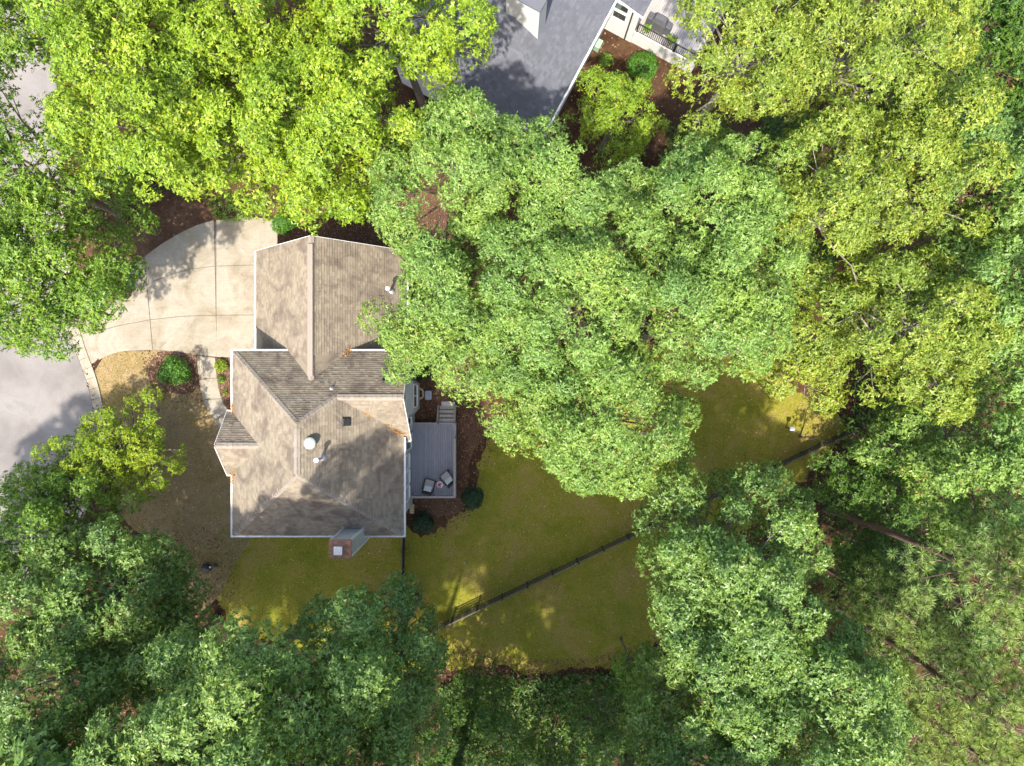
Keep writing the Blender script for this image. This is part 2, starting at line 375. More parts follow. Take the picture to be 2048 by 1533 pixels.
CROWN_CACHE={}
def foliage(rng, clumps, mat_key, dens, L, W, k, pine=False, name='crown', off=(0,0,0), full=False):
    vs_=[];ts=[];o=0
    cz=np.mean([c[0][2] for c in clumps]); cc=np.array([0,0,cz-1.0])
    for c,r,fd in clumps:
        c=np.array(c)
        q=(HC-c[2]-off[2])/FC; ax=abs((c[0]+off[0])/q); ay=abs((c[1]+off[1])/q)
        de=fd*dens*(0.45 if (ax>1024+90 or ay>766+90) and not full else 1.0)
        n=max(6,int(de*r*r*rng.uniform(0.85,1.15)))
        out=unit((c-cc)[None])[0]
        d=unit(rng.normal(size=(n,3))+out*0.6+np.array([0,0,0.85]))
        lob=1+0.16*np.sin(3.1*d[:,0]*2+c[0]*7)*np.sin(2.7*d[:,1]*2+c[1]*5)
        rad=r*rng.uniform(0.55,1.0,(n,1))**0.45*lob[:,None]
        pos=c+d*rad*np.array([1.04,1.04,1.0])
        nr=unit(d*1.0+np.array([0,0,0.40])+rng.normal(0,0.22,(n,3)))
        v,t=needles(rng,pos,nr,L,k) if pine else rosettes(rng,pos,nr,L,W,k,tri=True)
        vs_.append(v);ts.append(t+o);o+=len(v)
    return tri_mesh(name,np.concatenate(vs_),np.concatenate(ts))

def trunk_and_limbs(rng, zc, V, r0, clumps, bark, parent, loc, h, lean=(0,0), limb_r=0.5, every=1):
    top=zc+V*0.45
    t=MB(); m=7; pts=[]; rad=[]
    for i in range(m):
        s=i/(m-1); z=-0.25+s*(top+0.25)
        pts.append((lean[0]*s*s+rng.normal(0,0.06)*min(s*4,1),lean[1]*s*s+rng.normal(0,0.06)*min(s*4,1),z))
        rad.append(r0*(1.45 if i==0 else 1.0)*(1-0.78*s))
    t.tube(pts,rad,9); t.xf(lambda p:p+Vector(loc)); t.build('trunk',bark,parent,smooth=True)
    b=MB()
    for c,r,_f in clumps[::every]:
        c=Vector(c); s0=min(max((c.z-0.35*math.hypot(c.x,c.y)-1.0)/top,0.3),0.93)
        f=s0*(m-1); i=int(f); g=f-i
        a=Vector(pts[i]).lerp(Vector(pts[min(i+1,m-1)]),g); ra=rad[i]*(1-g)+rad[min(i+1,m-1)]*g
        ln=(c-a).length; ra=min(ra*0.6,0.018*ln*limb_r*2+0.02)
        j=lambda q:Vector((rng.normal(0,q),rng.normal(0,q),rng.normal(0,q)))
        p1=a.lerp(c,0.35)+j(0.05*ln)-Vector((0,0,0.03*ln)); p2=a.lerp(c,0.7)+j(0.05*ln); 
        b.tube([a,p1,p2,c],[ra,ra*0.78,ra*0.5,ra*0.22],5,cap=False)
        # twigs inside the clump
        for _ in range(1):
            e=c+j(1.0).normalized()*r*0.8; e.z=max(e.z,c.z-0.2*r)
            b.tube([p2,p2.lerp(e,0.55)+j(0.06*ln),e],[ra*0.42,ra*0.25,ra*0.1],4,cap=False)
    b.xf(lambda p:p+Vector(loc)); b.build('branches',bark,parent,smooth=True)

# open places that no bough reaches over, as outlines seen from straight above (photo pixels)
CLEAR=[[(235,600),(300,525),(335,470),(340,425),(410,405),(440,425),(545,428),(590,425),(600,470),(700,470),(770,465),(785,490),(815,540),(795,592),(715,600),(700,640),(745,695),(765,712),(765,760),(835,772),(860,750),(885,775),(975,830),(985,900),(1060,930),(1130,965),(1200,1000),(1250,995),(1262,1060),(1300,1180),(1320,1240),(1300,1290),(1240,1310),(1000,1315),(895,1300),(880,1240),(850,1170),(790,1140),(740,1150),(620,1190),(540,1240),(445,1245),(430,1180),(410,1130),(345,1090),(300,1040),(365,950),(330,880),(195,835),(150,710),(240,645)],
 [(1390,770),(1450,800),(1650,835),(1690,870),(1590,920),(1500,940),(1430,925),(1385,960),(1360,945),(1405,850)],
 [(955,-40),(985,90),(985,120),(1000,190),(960,205),(1085,262),(1125,205),(1195,115),(1240,140),(1330,170),(1325,105),(1380,-40)],
 [(-60,720),(140,715),(190,830),(95,880),(60,980),(-60,1000)],[(20,140),(95,135),(105,205),(20,210)],[(325,400),(425,395),(420,440),(335,445)],[(785,125),(860,160),(855,235),(805,215)],[(1140,190),(1200,150),(1320,180),(1330,260),(1300,310),(1230,320),(1160,270)]]
def in_clearing(x,y,z,r):
    k=FC/(HC-z); px=CX+x*k; py=CY-y*k; q=[(px,py)]+[(px+r*k*0.62*math.cos(a),py+r*k*0.62*math.sin(a)) for a in np.arange(0,6.28,0.785)]
    q=np.array(q); return any(inside(q,c).any() for c in CLEAR)
SEED=[11]
def tree(name,label,cat,x,y,R,V,zc,species,group=None,bark='bark',rc=None,dens=102,L=0.16,W=0.118,k=5,low=-0.35,lump=0.2,
         fill=0.3,lean=(0,0),r0=None,limb_r=0.5,extra=(),n=None,sep=0.70,clear=True,cut=None,share=None,rz=0.0,scale=1.0,seed=None):
    """a tree: root at its foot > trunk, branches, crown (loose clumps of single leaves)"""
    SEED[0]+=1; sd=seed or SEED[0]; rng=np.random.default_rng(sd)
    root=empty(name,(x,y,0),label,cat,group)
    rc=rc or (0.18*R+0.32)
    if not share: k=6; dens=dens*1.62; L=L*.90; W=W*.78
    if n is None: n=int(sep*(2*math.pi*R*(R+V)*(0.5-0.5*low))/(math.pi*rc*rc))
    if share and share in CROWN_CACHE:
        me,clumps=CROWN_CACHE[share]
    else:
        clumps=crown_clumps(rng,R,V,zc,n,rc,low,fill,lump)
        clumps+= [((ex-x,ey-y,ez),er,1.0) for ex,ey,ez,er in extra]
        if clear and not share: clumps=[c for c in clumps if not in_clearing(c[0][0]+x,c[0][1]+y,c[0][2],c[1])]
        if cut: clumps=[c for c in clumps if not cut(c[0][0]+x,c[0][1]+y,c[0][2],c[1])]
        me=foliage(rng,clumps,species,dens,L,W,k,off=(x,y,0),full=bool(share))
        me.materials.append(LEAF[species])
        if share: CROWN_CACHE[share]=(me,clumps)
    trunk_and_limbs(rng,zc,V,r0 or (0.05*R+0.06),clumps,M[bark],root,(x,y,0),zc+V,lean,limb_r)
    cr=bpy.data.objects.new('crown',me); col.objects.link(cr); cr.parent=root
    return root

def shrub(name,label,cat,x,y,r,h,species,dens=420,L=0.085,W=0.05,k=5,rx=1.0,group=None,lump=0.07,z=0.0):
    SEED[0]+=1; rng=np.random.default_rng(SEED[0])
    root=empty(name,(x,y,z),label,cat,group)
    n=int(dens*r*(r+h))
    d=rng.normal(size=(n,3)); d=unit(d); d[:,2]=np.abs(d[:,2])*1.0-0.12*rng.random(n); d=unit(d)
    az=np.arctan2(d[:,1],d[:,0]); f=1+lump*np.sin(3*az+sd_(rng))+lump*np.sin(5*az+d[:,2]*5+sd_(rng))+lump*0.8*np.sin(9*az+d[:,2]*9)
    rad=rng.uniform(0.70,1.0,n)**0.5*f
    pos=d*rad[:,None]*np.array([r*rx,r,h*0.55])+np.array([0,0,h*0.45])
    pos[:,2]=np.maximum(pos[:,2],0.03)
    nr=unit(d+np.array([0,0,0.35])+rng.normal(0,0.3,(n,3)))
    v,t=rosettes(rng,pos,nr,L,W,k)
    me=tri_mesh('foliage',v,t); me.materials.append(LEAF[species])
    o=bpy.data.objects.new('foliage',me); col.objects.link(o); o.parent=root
    s=MB()
    for i in range(7):
        a=i*0.9; s.tube([(0.05*math.cos(a),0.05*math.sin(a),-0.05),(0.3*r*math.cos(a),0.3*r*math.sin(a),h*0.3),(0.7*r*math.cos(a)*rx,0.7*r*math.sin(a),h*0.6)],[0.025,0.018,0.006],5)
    s.xf(lambda p:p+Vector((x,y,z))); s.build('stem',M['bark'],root)
    return root
def sd_(rng): return rng.uniform(0,6.28)

def pine(name,label,x,y,h,crown,R,lean=(0,0),r0=0.24,seed=1,dens=1.0,group=None):
    rng=np.random.default_rng(seed); root=empty(name,(x,y,0),label,'tree',group)
    t=MB(); m=9; pts=[]; rad=[]
    for i in range(m):
        s=i/(m-1); pts.append((x+lean[0]*s*s+rng.normal(0,0.03),y+lean[1]*s*s+rng.normal(0,0.03),-0.2+s*(h+0.2))); rad.append(r0*(1.3 if i==0 else 1)*(1-0.72*s))
    t.tube(pts,rad,10); t.build('trunk',M['pine_bark'],root,smooth=True)
    b=MB(); P_=[];D_=[]
    nb=int(27*dens)
    for i in range(nb):
        s=(crown+(h-crown)*(i/nb)**0.9)/h; f=s*(m-1); j=min(int(f),m-2); g=f-j
        a=Vector(pts[j]).lerp(Vector(pts[j+1]),g)
        az=i*2.4+rng.normal(0,0.3); ln=R*(1-0.62*((a.z-crown)/(h-crown)))*rng.uniform(0.6,1.1)
        e=a+Vector((math.cos(az)*ln,math.sin(az)*ln,ln*rng.uniform(0.1,0.4)))
        mid=a.lerp(e,0.5)+Vector((0,0,-0.05*ln)); b.tube([a,mid,e],[0.05,0.035,0.012],5,cap=False)
        for q in range(4):
            u=1.0 if q==0 else rng.uniform(0.45,0.95); c=mid.lerp(e,u*2-1) if u>0.5 else a.lerp(mid,u*2)
            sd=(1 if q%2 else -1)*rng.uniform(0.35,0.8)*(0.4+0.22*ln)
            tp=c+Vector((-math.sin(az)*sd*(q>0),math.cos(az)*sd*(q>0),rng.uniform(0.08,0.3))); b.tube([c,tp],[0.018,0.009],4,cap=False)
            for w_ in range(9):
                o2=Vector((rng.normal(0,1),rng.normal(0,1),rng.normal(0.3,0.5))).normalized()*rng.uniform(0.0,0.58)
                c2=tp+o2
                if any((c2-p_).length<0.40 for p_ in P_[-160:]): continue
                b.tube([tp,c2],[0.010,0.006],3,cap=False)
                P_.append(c2); D_.append((o2.normalized()*.5+Vector((math.cos(az)*.35,math.sin(az)*.35,0.75))).normalized() if o2.length>.01 else Vector((0,0,1)))
    b.build('branches',M['pine_bark'],root)
    v,tr=needles(rng,np.array(P_),np.array(D_),0.38,60)
    me=tri_mesh('crown',v,tr); link_mesh('crown',me,LEAF['pine'],root)
    return root

# ------------------------------------------------------------------ ground, lawns, beds, street, drive
def sheet(name, poly, z, mat, kind='structure'):
    m=MB(); n=len(poly)
    a=sum(poly[i][0]*poly[(i+1)%n][1]-poly[(i+1)%n][0]*poly[i][1] for i in range(n))
    if a<0: poly=poly[::-1]
    m.add([(x,y,z) for x,y in poly],[tuple(range(n))])
    return m.build(name,mat,None,kind)
def rough(poly,amp=0.14,seg=0.22,seed=1):
    rg=np.random.default_rng(seed); out_=[]; n=len(poly); ph=rg.uniform(0,6.28,6); t=0.0
    for i in range(n):
        a=np.array(poly[i]); b=np.array(poly[(i+1)%n]); L=np.linalg.norm(b-a)
        if L<1e-6: continue
        nn=np.array([-(b-a)[1],(b-a)[0]])/L; k=max(1,int(L/seg))
        for j in range(k):
            w=t+L*j/k
            o=0.45*math.sin(w*1.3+ph[0])+0.35*math.sin(w*3.1+ph[1])+0.3*math.sin(w*7.3+ph[2])+rg.normal(0,0.35)
            p=a+(b-a)*j/k+nn*o*amp; out_.append((float(p[0]),float(p[1])))
        t+=L
    return out_
sheet('ground',[(-150,-150),(150,-150),(150,150),(-150,150)],0.0,M['litter'])

street_edge=smooth_poly(P2([(70,-500),(85,-200),(105,60),(118,250),(118,400),(118,520),(128,620),(150,700),(172,760),(186,820),(190,880),(176,950),(146,1030),(95,1110),(20,1180),(-120,1240),(-500,1300)]),6,False)
street=sheet('street',street_edge+[(-90,-22),(-90,50)],0.012,M['asphalt'])

front_lawn=smooth_poly(P2([(203,722),(222,708),(262,702),(318,702),(352,704),(388,711)]),4,False)+smooth_poly(P2([(394,722),(401,765),(411,800),(428,838),(450,868)]),4,False)+\
   P2([(500,880),(500,1090),(470,1130),(440,1190),(400,1230)])+smooth_poly(P2([(360,1180),(330,1090),(270,1060),(225,1000),(226,900),(214,850),(200,790),(185,745)]),4,False)
front_lawn=rough(front_lawn,.05,seed=2)
sheet('front_lawn',front_lawn,0.006,M['grass_front'])
back_lawn=smooth_poly(P2([(440,1062),(600,1050),(800,1050),(850,1072),(905,1040),(950,985),(965,905),(1000,850),(1100,760),(1250,700),(1400,690),(1560,760),(1700,862),(1660,905),(1560,1000),
   (1420,1130),(1340,1260),(1260,1322),(1150,1340),(1060,1346),(960,1330),(860,1345),(720,1330),(560,1290),(470,1255),(430,1190),(437,1130)]),5)
back_lawn=rough(back_lawn,.22,seed=3)
sheet('back_lawn',back_lawn,0.004,M['grass_back'])
front_bed=smooth_poly(P2([(322,703),(352,704),(392,712),(399,745),(404,770),(380,787),(345,785),(305,776),(296,745),(306,718)]),5)
front_bed=rough(front_bed,.06,seed=4)
sheet('shrub_bed',front_bed,0.016,M['mulch'])
entry_bed=P2([(432,717),(500,717),(500,830),(470,838),(452,816),(441,790),(434,755)])
sheet('entry_bed',entry_bed,0.016,M['mulch'])
side_bed=smooth_poly(P2([(760,700),(870,690),(960,760),(985,830),(962,880),(946,905),(935,960),(928,1005),(895,1035),(845,1028),(800,1010),(780,860)]),5)
side_bed=rough(side_bed,.22,seed=5)
sheet('deck_bed',side_bed,0.010,M['mulch'])
north_bed=smooth_poly(P2([(556,474),(585,420),(680,400),(800,380),(900,400),(930,480),(900,560),(830,600),(760,560),(620,530),(560,510)]),5)
sheet('garage_bed',north_bed,0.010,M['mulch'])
drive_bed=smooth_poly(P2([(150,610),(130,520),(150,440),(220,400),(320,370),(440,380),(540,400),(556,430),(470,434),(400,450),(340,480),(270,540),(235,585),(215,610)]),5)
sheet('drive_bed',drive_bed,0.010,M['mulch'])

# driveway: one concrete slab per panel, joints left open over sand
drive=sheet('driveway',P2([(545,440),(470,436),(400,450),(340,482),(280,528),(242,570),(232,612),(205,630),(165,640),(152,650),(176,728),(190,726),(200,712),(240,703),(310,701),(388,710),(440,715),(500,716),(556,714),(556,445)]),0.018,M['paving_joint'])
def curve_y(pts,x):
    for (x0,y0),(x1,y1) in zip(pts,pts[1:]):
        if x0<=x<=x1: return y0+(y1-y0)*(x-x0)/(x1-x0)
    return pts[0][1] if x<pts[0][0] else pts[-1][1]
nE=[(176,642),(205,630),(232,605),(240,575),(262,545),(285,526),(312,504),(340,484),(368,467),(395,453),(425,442),(470,436),(510,435),(556,440)]
r1=[(232,606),(240,590),(290,574),(330,556),(380,540),(428,533),(556,529)]
r2=[(176,666),(235,652),(300,640),(365,633),(428,631),(556,630)]
sE=[(176,722),(188,719),(200,712),(220,706),(245,702.5),(280,701),(308,700),(350,704),(390,709.5),(430,714.5),(480,716.5),(556,716)]
def slab(cx0,cx1,top,bot,slant=(0,0)):
    g=0.5; xs0=np.linspace(cx0+g,cx1-g,9); T=[];B=[]
    for x in xs0:
        yt=curve_y(top,x)+g; yb=curve_y(bot,x)-g
        f=lambda y,xx=x:(xx + ((y-630)/90.0)*(slant[0]*(cx1-xx)+slant[1]*(xx-cx0))/(cx1-cx0), y)
        T.append(f(yt));B.append(f(max(yb,yt+0.5)))
    MB().prism(P2(T+B[::-1]),0.0,0.055).build('slab',M['concrete'],drive,bevel=0.008)
slab(433,556,nE,r1); slab(433,556,r1,r2); slab(433,556,r2,sE)
slab(300,433,nE,r1,(8,2)); slab(300,433,r1,r2,(8,2)); slab(300,433,r2,sE,(8,2))
slab(236,300,nE,r1,(6,8)); slab(196,300,[(196,634)]+[(205,630),(232,606)]+r1[1:],r2,(14,8)); slab(180,300,r2,sE,(18,8))
MB().prism(P2([(152,640),(176,632),(187,668),(202,712),(193,722),(182,730),(176,727),(160,680)]),0.0,0.050).build('slab',M['concrete'],drive,bevel=0.008)

# kerb strip along the street
kerb=sheet('kerb',[ (0,0),(0.01,0),(0,0.01)],-0.5,M['concrete'])
segs=[p for p in street_edge]
def offs(pts,d):
    o=[]
    for i,p in enumerate(pts):
        a=Vector((*pts[max(i-1,0)],0)); b=Vector((*pts[min(i+1,len(pts)-1)],0)); t=(b-a).normalized()
        o.append((p[0]-t.y*d,p[1]+t.x*d))
    return o
inn=offs(segs,0.02); out=offs(segs,0.72)
kv=0
for i in range(24,74,2):
    a,b,c,d=inn[i],inn[i+2],out[i+2],out[i]
    low = 0.045
    mk=MB(); f=lambda p,q,t:(p[0]+(q[0]-p[0])*t,p[1]+(q[1]-p[1])*t)
    a2=f(a,b,0.012);b2=f(a,b,0.988);d2=f(d,c,0.012);c2=f(d,c,0.988)
    mk.add([(*a2,-0.05),(*b2,-0.05),(*c2,-0.05),(*d2,-0.05),(*a2,0.02),(*b2,0.02),(*c2,0.10),(*d2,0.10),(*f(a2,d2,0.5),0.035),(*f(b2,c2,0.5),0.035)],
       [(3,2,1,0),(0,1,5,4),(4,5,9,8),(8,9,6,7),(2,3,7,6),(1,2,6,9,5),(3,0,4,8,7)])
    mk.build('kerb_stone',M['concrete'],kerb,bevel=0.01)

walk=sheet('walkway',P2([(394,711),(431,715),(434,752),(441,788),(452,815),(474,836),(500,846),(500,890),(466,884),(446,864),(428,838),(411,802),(400,764)]),0.017,M['paving_joint'])
wl_=[(394,712),(398,752),(402,774),(412,806),(429,840),(450,866),(500,890)]; wr_=[(431,716),(434,752),(437,772),(446,800),(457,818),(474,836),(500,846)]
for pts in ([(394.5,712.5),(430.5,716),(432,735),(434.5,756),(398.8,758),(396,735)],[(399,759),(434.7,757),(438,778),(443,797),(406.5,799),(402,778)],
            [(407,800),(443.3,798),(449,811),(459,822),(428,842),(416,822)],[(428.5,843),(459.5,823),(474,835),(500,846),(500,889),(466,880),(446,864)]):
    MB().prism(P2(pts),0.0,0.052).build('slab',M['concrete'],walk,bevel=0.008)

# loose cover that nobody could count: leaf litter, mulch chips, grass, fallen leaves
def scatter(name,label,cat,poly,n,size,mat,seed,z=0.02,upright=0.25,avoid=(),shape='leaf'):
    rng=np.random.default_rng(seed); p=np.array(poly); lo=p.min(0); hi=p.max(0)
    lo=np.maximum(lo,[-36,-30]); hi=np.minimum(hi,[36,30])
    q=rng.uniform(lo,hi,(n,2)); q=q[inside(q,poly)]
    for a in avoid: q=q[~inside(q,a)]
    m=len(q); pos=np.c_[q,np.full(m,z)]
    az=rng.uniform(0,2*np.pi,m); s=size*rng.uniform(0.5,1.4,m)
    if shape=='blade':
        d=np.c_[np.cos(az),np.sin(az),rng.uniform(0.4,1.6,m)]; d=unit(d); side=np.c_[-np.sin(az),np.cos(az),np.zeros(m)]
        v=np.stack([pos-side*s[:,None]*0.22,pos+side*s[:,None]*0.22,pos+d*s[:,None]],1).reshape(-1,3)
        t=np.arange(m*3).reshape(-1,3)
    else:
        d=np.c_[np.cos(az),np.sin(az),rng.normal(0,upright,m)]; d=unit(d)
        side=np.c_[-np.sin(az),np.cos(az),rng.normal(0,upright,m)]
        s_=s[:,None]
        v=np.stack([pos-d*s_*.5,pos+side*s_*.28,pos+d*s_*.5,pos-side*s_*.28],1).reshape(-1,3)
        v[:,2]=np.maximum(v[:,2],z*0.7)
        i=np.arange(m)[:,None]*4; t=np.concatenate([i+np.array([[0,1,2]]),i+np.array([[0,2,3]])],1).reshape(-1,3)
    o=link_mesh(name,tri_mesh(name,v,t),mat,None,'stuff'); return tag(o,label,cat)
frame=[(-34.5,-26),(34.5,-26),(34.5,26),(-34.5,26)]
paved=[[tuple(p) for p in street_edge]+[(-90,-22),(-90,50)],P2([(545,440),(470,436),(400,450),(340,482),(280,528),(242,570),(232,612),(152,650),(176,728),(240,703),(388,710),(556,714)])]
scatter('leaf_litter','brown dead leaves covering the woodland floor','leaf litter',frame,42000,0.16,M['litter_leaf'],5,0.03,0.35,avoid=[front_lawn,back_lawn,entry_bed,side_bed,front_bed]+paved)
for nm,lb,pl,n,sd in (('mulch_chips','brown mulch chips beside the grey deck',side_bed,11000,7),('mulch_chips','reddish mulch chips round the front yard shrub',front_bed,5000,8),
        ('mulch_chips','mulch chips between walkway and house wall',entry_bed,3500,9),('mulch_chips','dark mulch chips behind the garage gable',north_bed,14000,10)):
    scatter(nm,lb,'mulch',pl,n,0.09,M['mulch_chip'],sd,0.03,0.3)
def ground_cover(name,label,polys,n,sp,seed,zmax):
    rng=np.random.default_rng(seed); out_=[]
    for pl in polys:
        a=np.array(pl); q=rng.uniform(a.min(0),a.max(0),(n,2)); out_.append(q[inside(q,pl)])
    q=np.concatenate(out_); m=len(q); pos=np.c_[q,rng.uniform(0.05,1,m)**2*zmax+.05]
    v,t=rosettes(rng,pos,unit(rng.normal(0,.3,(m,3))+np.array([0,0,1])),.19,.11,5)
    o=link_mesh(name,tri_mesh(name,v,t),LEAF[sp],None,'stuff'); tag(o,label,'ground cover')
ground_cover('ground_cover','dark green seedlings and ivy on the floor of the eastern wood',[P2([(1560,1010),(1700,905),(1700,500),(2048,500),(2048,1533),(1350,1533),(1350,1330)])],8500,'dark',21,.9)
ground_cover('ground_cover','dark green seedlings on the woodland floor below the lawn',[P2([(880,1370),(1000,1345),(1060,1350),(1250,1345),(1350,1300),(1350,1533),(880,1533)])],4200,'dark',22,.7)
ground_cover('ground_cover','low green leaves between the street and the drive bed',[P2([(140,300),(330,300),(320,390),(230,420),(160,520),(140,420)])],700,'green',23,.5)
scatter('grass','short olive grass of the shaded back lawn','grass',back_lawn,150000,0.085,M['blade_back'],12,0.006,shape='blade')
scatter('grass','dry tan grass of the front lawn','grass',front_lawn,55000,0.075,M['blade_front'],13,0.008,shape='blade',avoid=[front_bed])
for lb,pl,n,sd in (('tan soil and chips straying from the deck bed onto the lawn',smooth_poly(P2([(925,800),(1000,840),(985,905),(968,960),(958,1010),(915,1060),(860,1075),(830,1050),(900,1000),(930,930)]),5),2600,71),('brown leaf crumbs along the foot of the back lawn',smooth_poly(P2([(880,1290),(1000,1310),(1150,1318),(1290,1285),(1340,1250),(1350,1290),(1260,1345),(1100,1365),(960,1360),(880,1360)]),5),4200,72),
     ('brown crumbs straying from the shrub bed onto the dry lawn',smooth_poly(P2([(285,720),(300,785),(350,805),(415,800),(405,765),(300,700)]),5),900,73),('brown crumbs on the worn soil west of the side yard',smooth_poly(P2([(330,1060),(400,1050),(470,1110),(480,1200),(440,1260),(380,1200)]),5),900,74)):
    scatter('mulch_chips',lb,'mulch',pl,n,0.11,M['litter_leaf'],sd,0.05,0.3)
scatter('fallen_leaves','pale leaves scattered over the back lawn','fallen leaves',back_lawn,1300,0.085,M['pale_leaf'],14,0.05,0.3)
scatter('fallen_leaves','pale leaves scattered over the front lawn and its dry grass','fallen leaves',front_lawn,350,0.09,M['pale_leaf'],15,0.05,0.3)

# ------------------------------------------------------------------ main house
ZE=5.8; XW,XE,YN,YS=-16.36,-6.36,1.85,-8.91; XR=-11.40; ZR=9.88; RN,RS=-2.18,-4.84
ZG=2.95; GW,GR,GE,GN,ZGR=-15.99,-11.30,-6.61,8.26,7.56
sN=(ZR-ZE)/(YN-RN); sS=(ZR-ZE)/(RS-YS); sW=(ZR-ZE)/(XR-XW); sEs=(ZR-ZE)/(XE-XR); sG=(ZGR-ZG)/(GR-GW)
WY=-0.79; WZ=ZE+(YN-WY)*sN; WX0=XR+(ZR-WZ)/sEs; WX1=-5.99; WSE=-3.38; WZE=5.3
house=empty('suburban_house',(-11.5,-3,0),'two storey house with tan shingle hip roof, garage gable and white gutters','house')
roof=MB().prism([(XW+.3,YS+.3),(XE-.3,YS+.3),(XE-.3,YN-.3),(XW+.3,YN-.3)],ZE-0.20,ZE-0.10).build('roof',M['white'],house)

def clip(poly,cl):
    n=len(cl)
    ar=sum(cl[i][0]*cl[(i+1)%n][1]-cl[(i+1)%n][0]*cl[i][1] for i in range(n))
    if ar<0: cl=cl[::-1]
    for i in range(n):
        ax,ay=cl[i]; bx,by=cl[(i+1)%n]; out_=[]
        if not poly: return []
        for j in range(len(poly)):
            p=poly[j]; q=poly[(j+1)%len(poly)]
            sp=(bx-ax)*(p[1]-ay)-(by-ay)*(p[0]-ax); sq=(bx-ax)*(q[1]-ay)-(by-ay)*(q[0]-ax)
            if sp>=0: out_.append(p)
            if (sp>=0)!=(sq>=0):
                t=sp/(sp-sq); out_.append((p[0]+(q[0]-p[0])*t,p[1]+(q[1]-p[1])*t))
        poly=out_
    return poly
def shingles(poly3, mat, parent, seed, expo=0.17, wmin=0.15, wmax=0.32, under=None):
    """a sloping roof plane: a solid deck and overlapping shingle tabs, every tab with its own butt edge"""
    rg=random.Random(seed); ps=[Vector(p) for p in poly3]
    nrm=Vector((0,0,0))
    for i in range(len(ps)): nrm+=(ps[i]-ps[0]).cross(ps[(i+1)%len(ps)]-ps[0])
    nrm.normalize()
    if nrm.z<0: nrm=-nrm
    up=(Vector((0,0,1))-nrm*nrm.z).normalized(); ux=up.cross(nrm).normalized()
    o=ps[0]; q=[((p-o).dot(ux),(p-o).dot(up)) for p in ps]
    deck=MB(); n=len(ps)
    deck.add([p for p in ps]+[p-nrm*0.10 for p in ps],[tuple(range(n)),tuple(range(2*n-1,n-1,-1))]+[(i,n+i,n+(i+1)%n,(i+1)%n) for i in range(n)])
    deck.build('roof_deck',under or mat,parent)
    m=MB(); v0=min(a[1] for a in q); v1=max(a[1] for a in q); u0=min(a[0] for a in q); u1=max(a[0] for a in q)
    r=0; v=v0-0.01
    while v<v1:
        u=u0-rg.uniform(0,0.3)
        while u<u1:
            w=rg.uniform(wmin,wmax); th=0.032+(0.012 if rg.random()<0.45 else 0)+rg.uniform(0,0.003)
            c=clip([(u,v),(u+w,v),(u+w,v+expo+0.02),(u,v+expo+0.02)],q)
            u+=w
            if len(c)<3: continue
            ar=abs(sum(c[i][0]*c[(i+1)%len(c)][1]-c[(i+1)%len(c)][0]*c[i][1] for i in range(len(c))))
            if ar<0.002: continue
            T=[];B=[]
            for a,b in c:
                h=th*(1-(b-v)/(expo+0.02))+0.004
                base=o+ux*a+up*b; T.append(base+nrm*h); B.append(base+nrm*0.0005)
            k=len(c); fs=[tuple(range(k))]
            for i in range(k):
                j=(i+1)%k
                fs.append((i,k+i,k+j,j))
            m.add(T+B,fs)
        v+=expo; r+=1
    ob=m.build('shingle',mat,parent,'stuff')
    return ob
def ridge_caps(a,b,mat,parent,w=0.17,step=0.30,drop=0.10,seed=0):
    a=Vector(a);b=Vector(b); L=(b-a).length; d=(b-a)/L; r=d.cross(Vector((0,0,1))).normalized(); n=int(L/step); rg=random.Random(seed)
    m=MB()
    for i in range(n):
        p=a+d*(i*step); q=p+d*(step+0.03); j=rg.uniform(-0.006,0.006)
        up=Vector((0,0,0.045+j)); u2=Vector((0,0,0.025)); dn=Vector((0,0,-drop)) 
        m.add([p-r*w+dn+up,p+up,p+r*w+dn+up,q-r*w+dn+u2,q+u2,q+r*w+dn+u2,p-r*w+dn-up*.2,p-up*.2,p+r*w+dn-up*.2],[(0,1,4,3),(1,2,5,4),(6,7,1,0),(7,8,2,1)])
    return m.build('ridge_cap',mat,parent,'stuff')

S,RM=M['shingle'],M['ridge']
rNW=(XR,RN,ZR); rSW=(XR,RS,ZR)
wW=(WX0,WY,WZ); wE=(WX1,WY,WZ)
zs=lambda y:ZE+(YN-y)*sN
shingles([(XW,YN,ZE),(WX0,YN,ZE),wW,rNW],S,roof,1)
shingles([(WX0,YN,ZE),(WX1,YN,ZE),wE,wW],S,roof,2)
zE=lambda x:ZR-(x-XR)*sEs
ws=(WZ-WZE)/(WY-WSE); vy=WY-(WZ-ZE)/ws
shingles([rSW,(XE,YS,ZE),(XE,vy,ZE),wW,rNW],S,roof,3)
shingles([(XW,YS,ZE),(XE,YS,ZE),rSW],S,roof,4)
shingles([(XW,YN,ZE),rNW,rSW,(XW,YS,ZE)],S,roof,5)
shingles([wW,(-6.75,WSE,WZE),(WX1,WSE,WZE),wE],S,roof,6)
# porch gable on the street side
PXW=-16.71; PY0,PY1=-1.69,-5.35; PYR=(PY0+PY1)/2; PZR=7.57; pxr=XW+(PZR-ZE)/sW
shingles([(PXW,PY0,ZE-.02),(PXW,PYR,PZR),(pxr,PYR,PZR),(XW+.0,PY0,ZE-.02)],S,roof,7)
shingles([(PXW,PY1,ZE-.02),(XW+.0,PY1,ZE-.02),(pxr,PYR,PZR),(PXW,PYR,PZR)],S,roof,8)
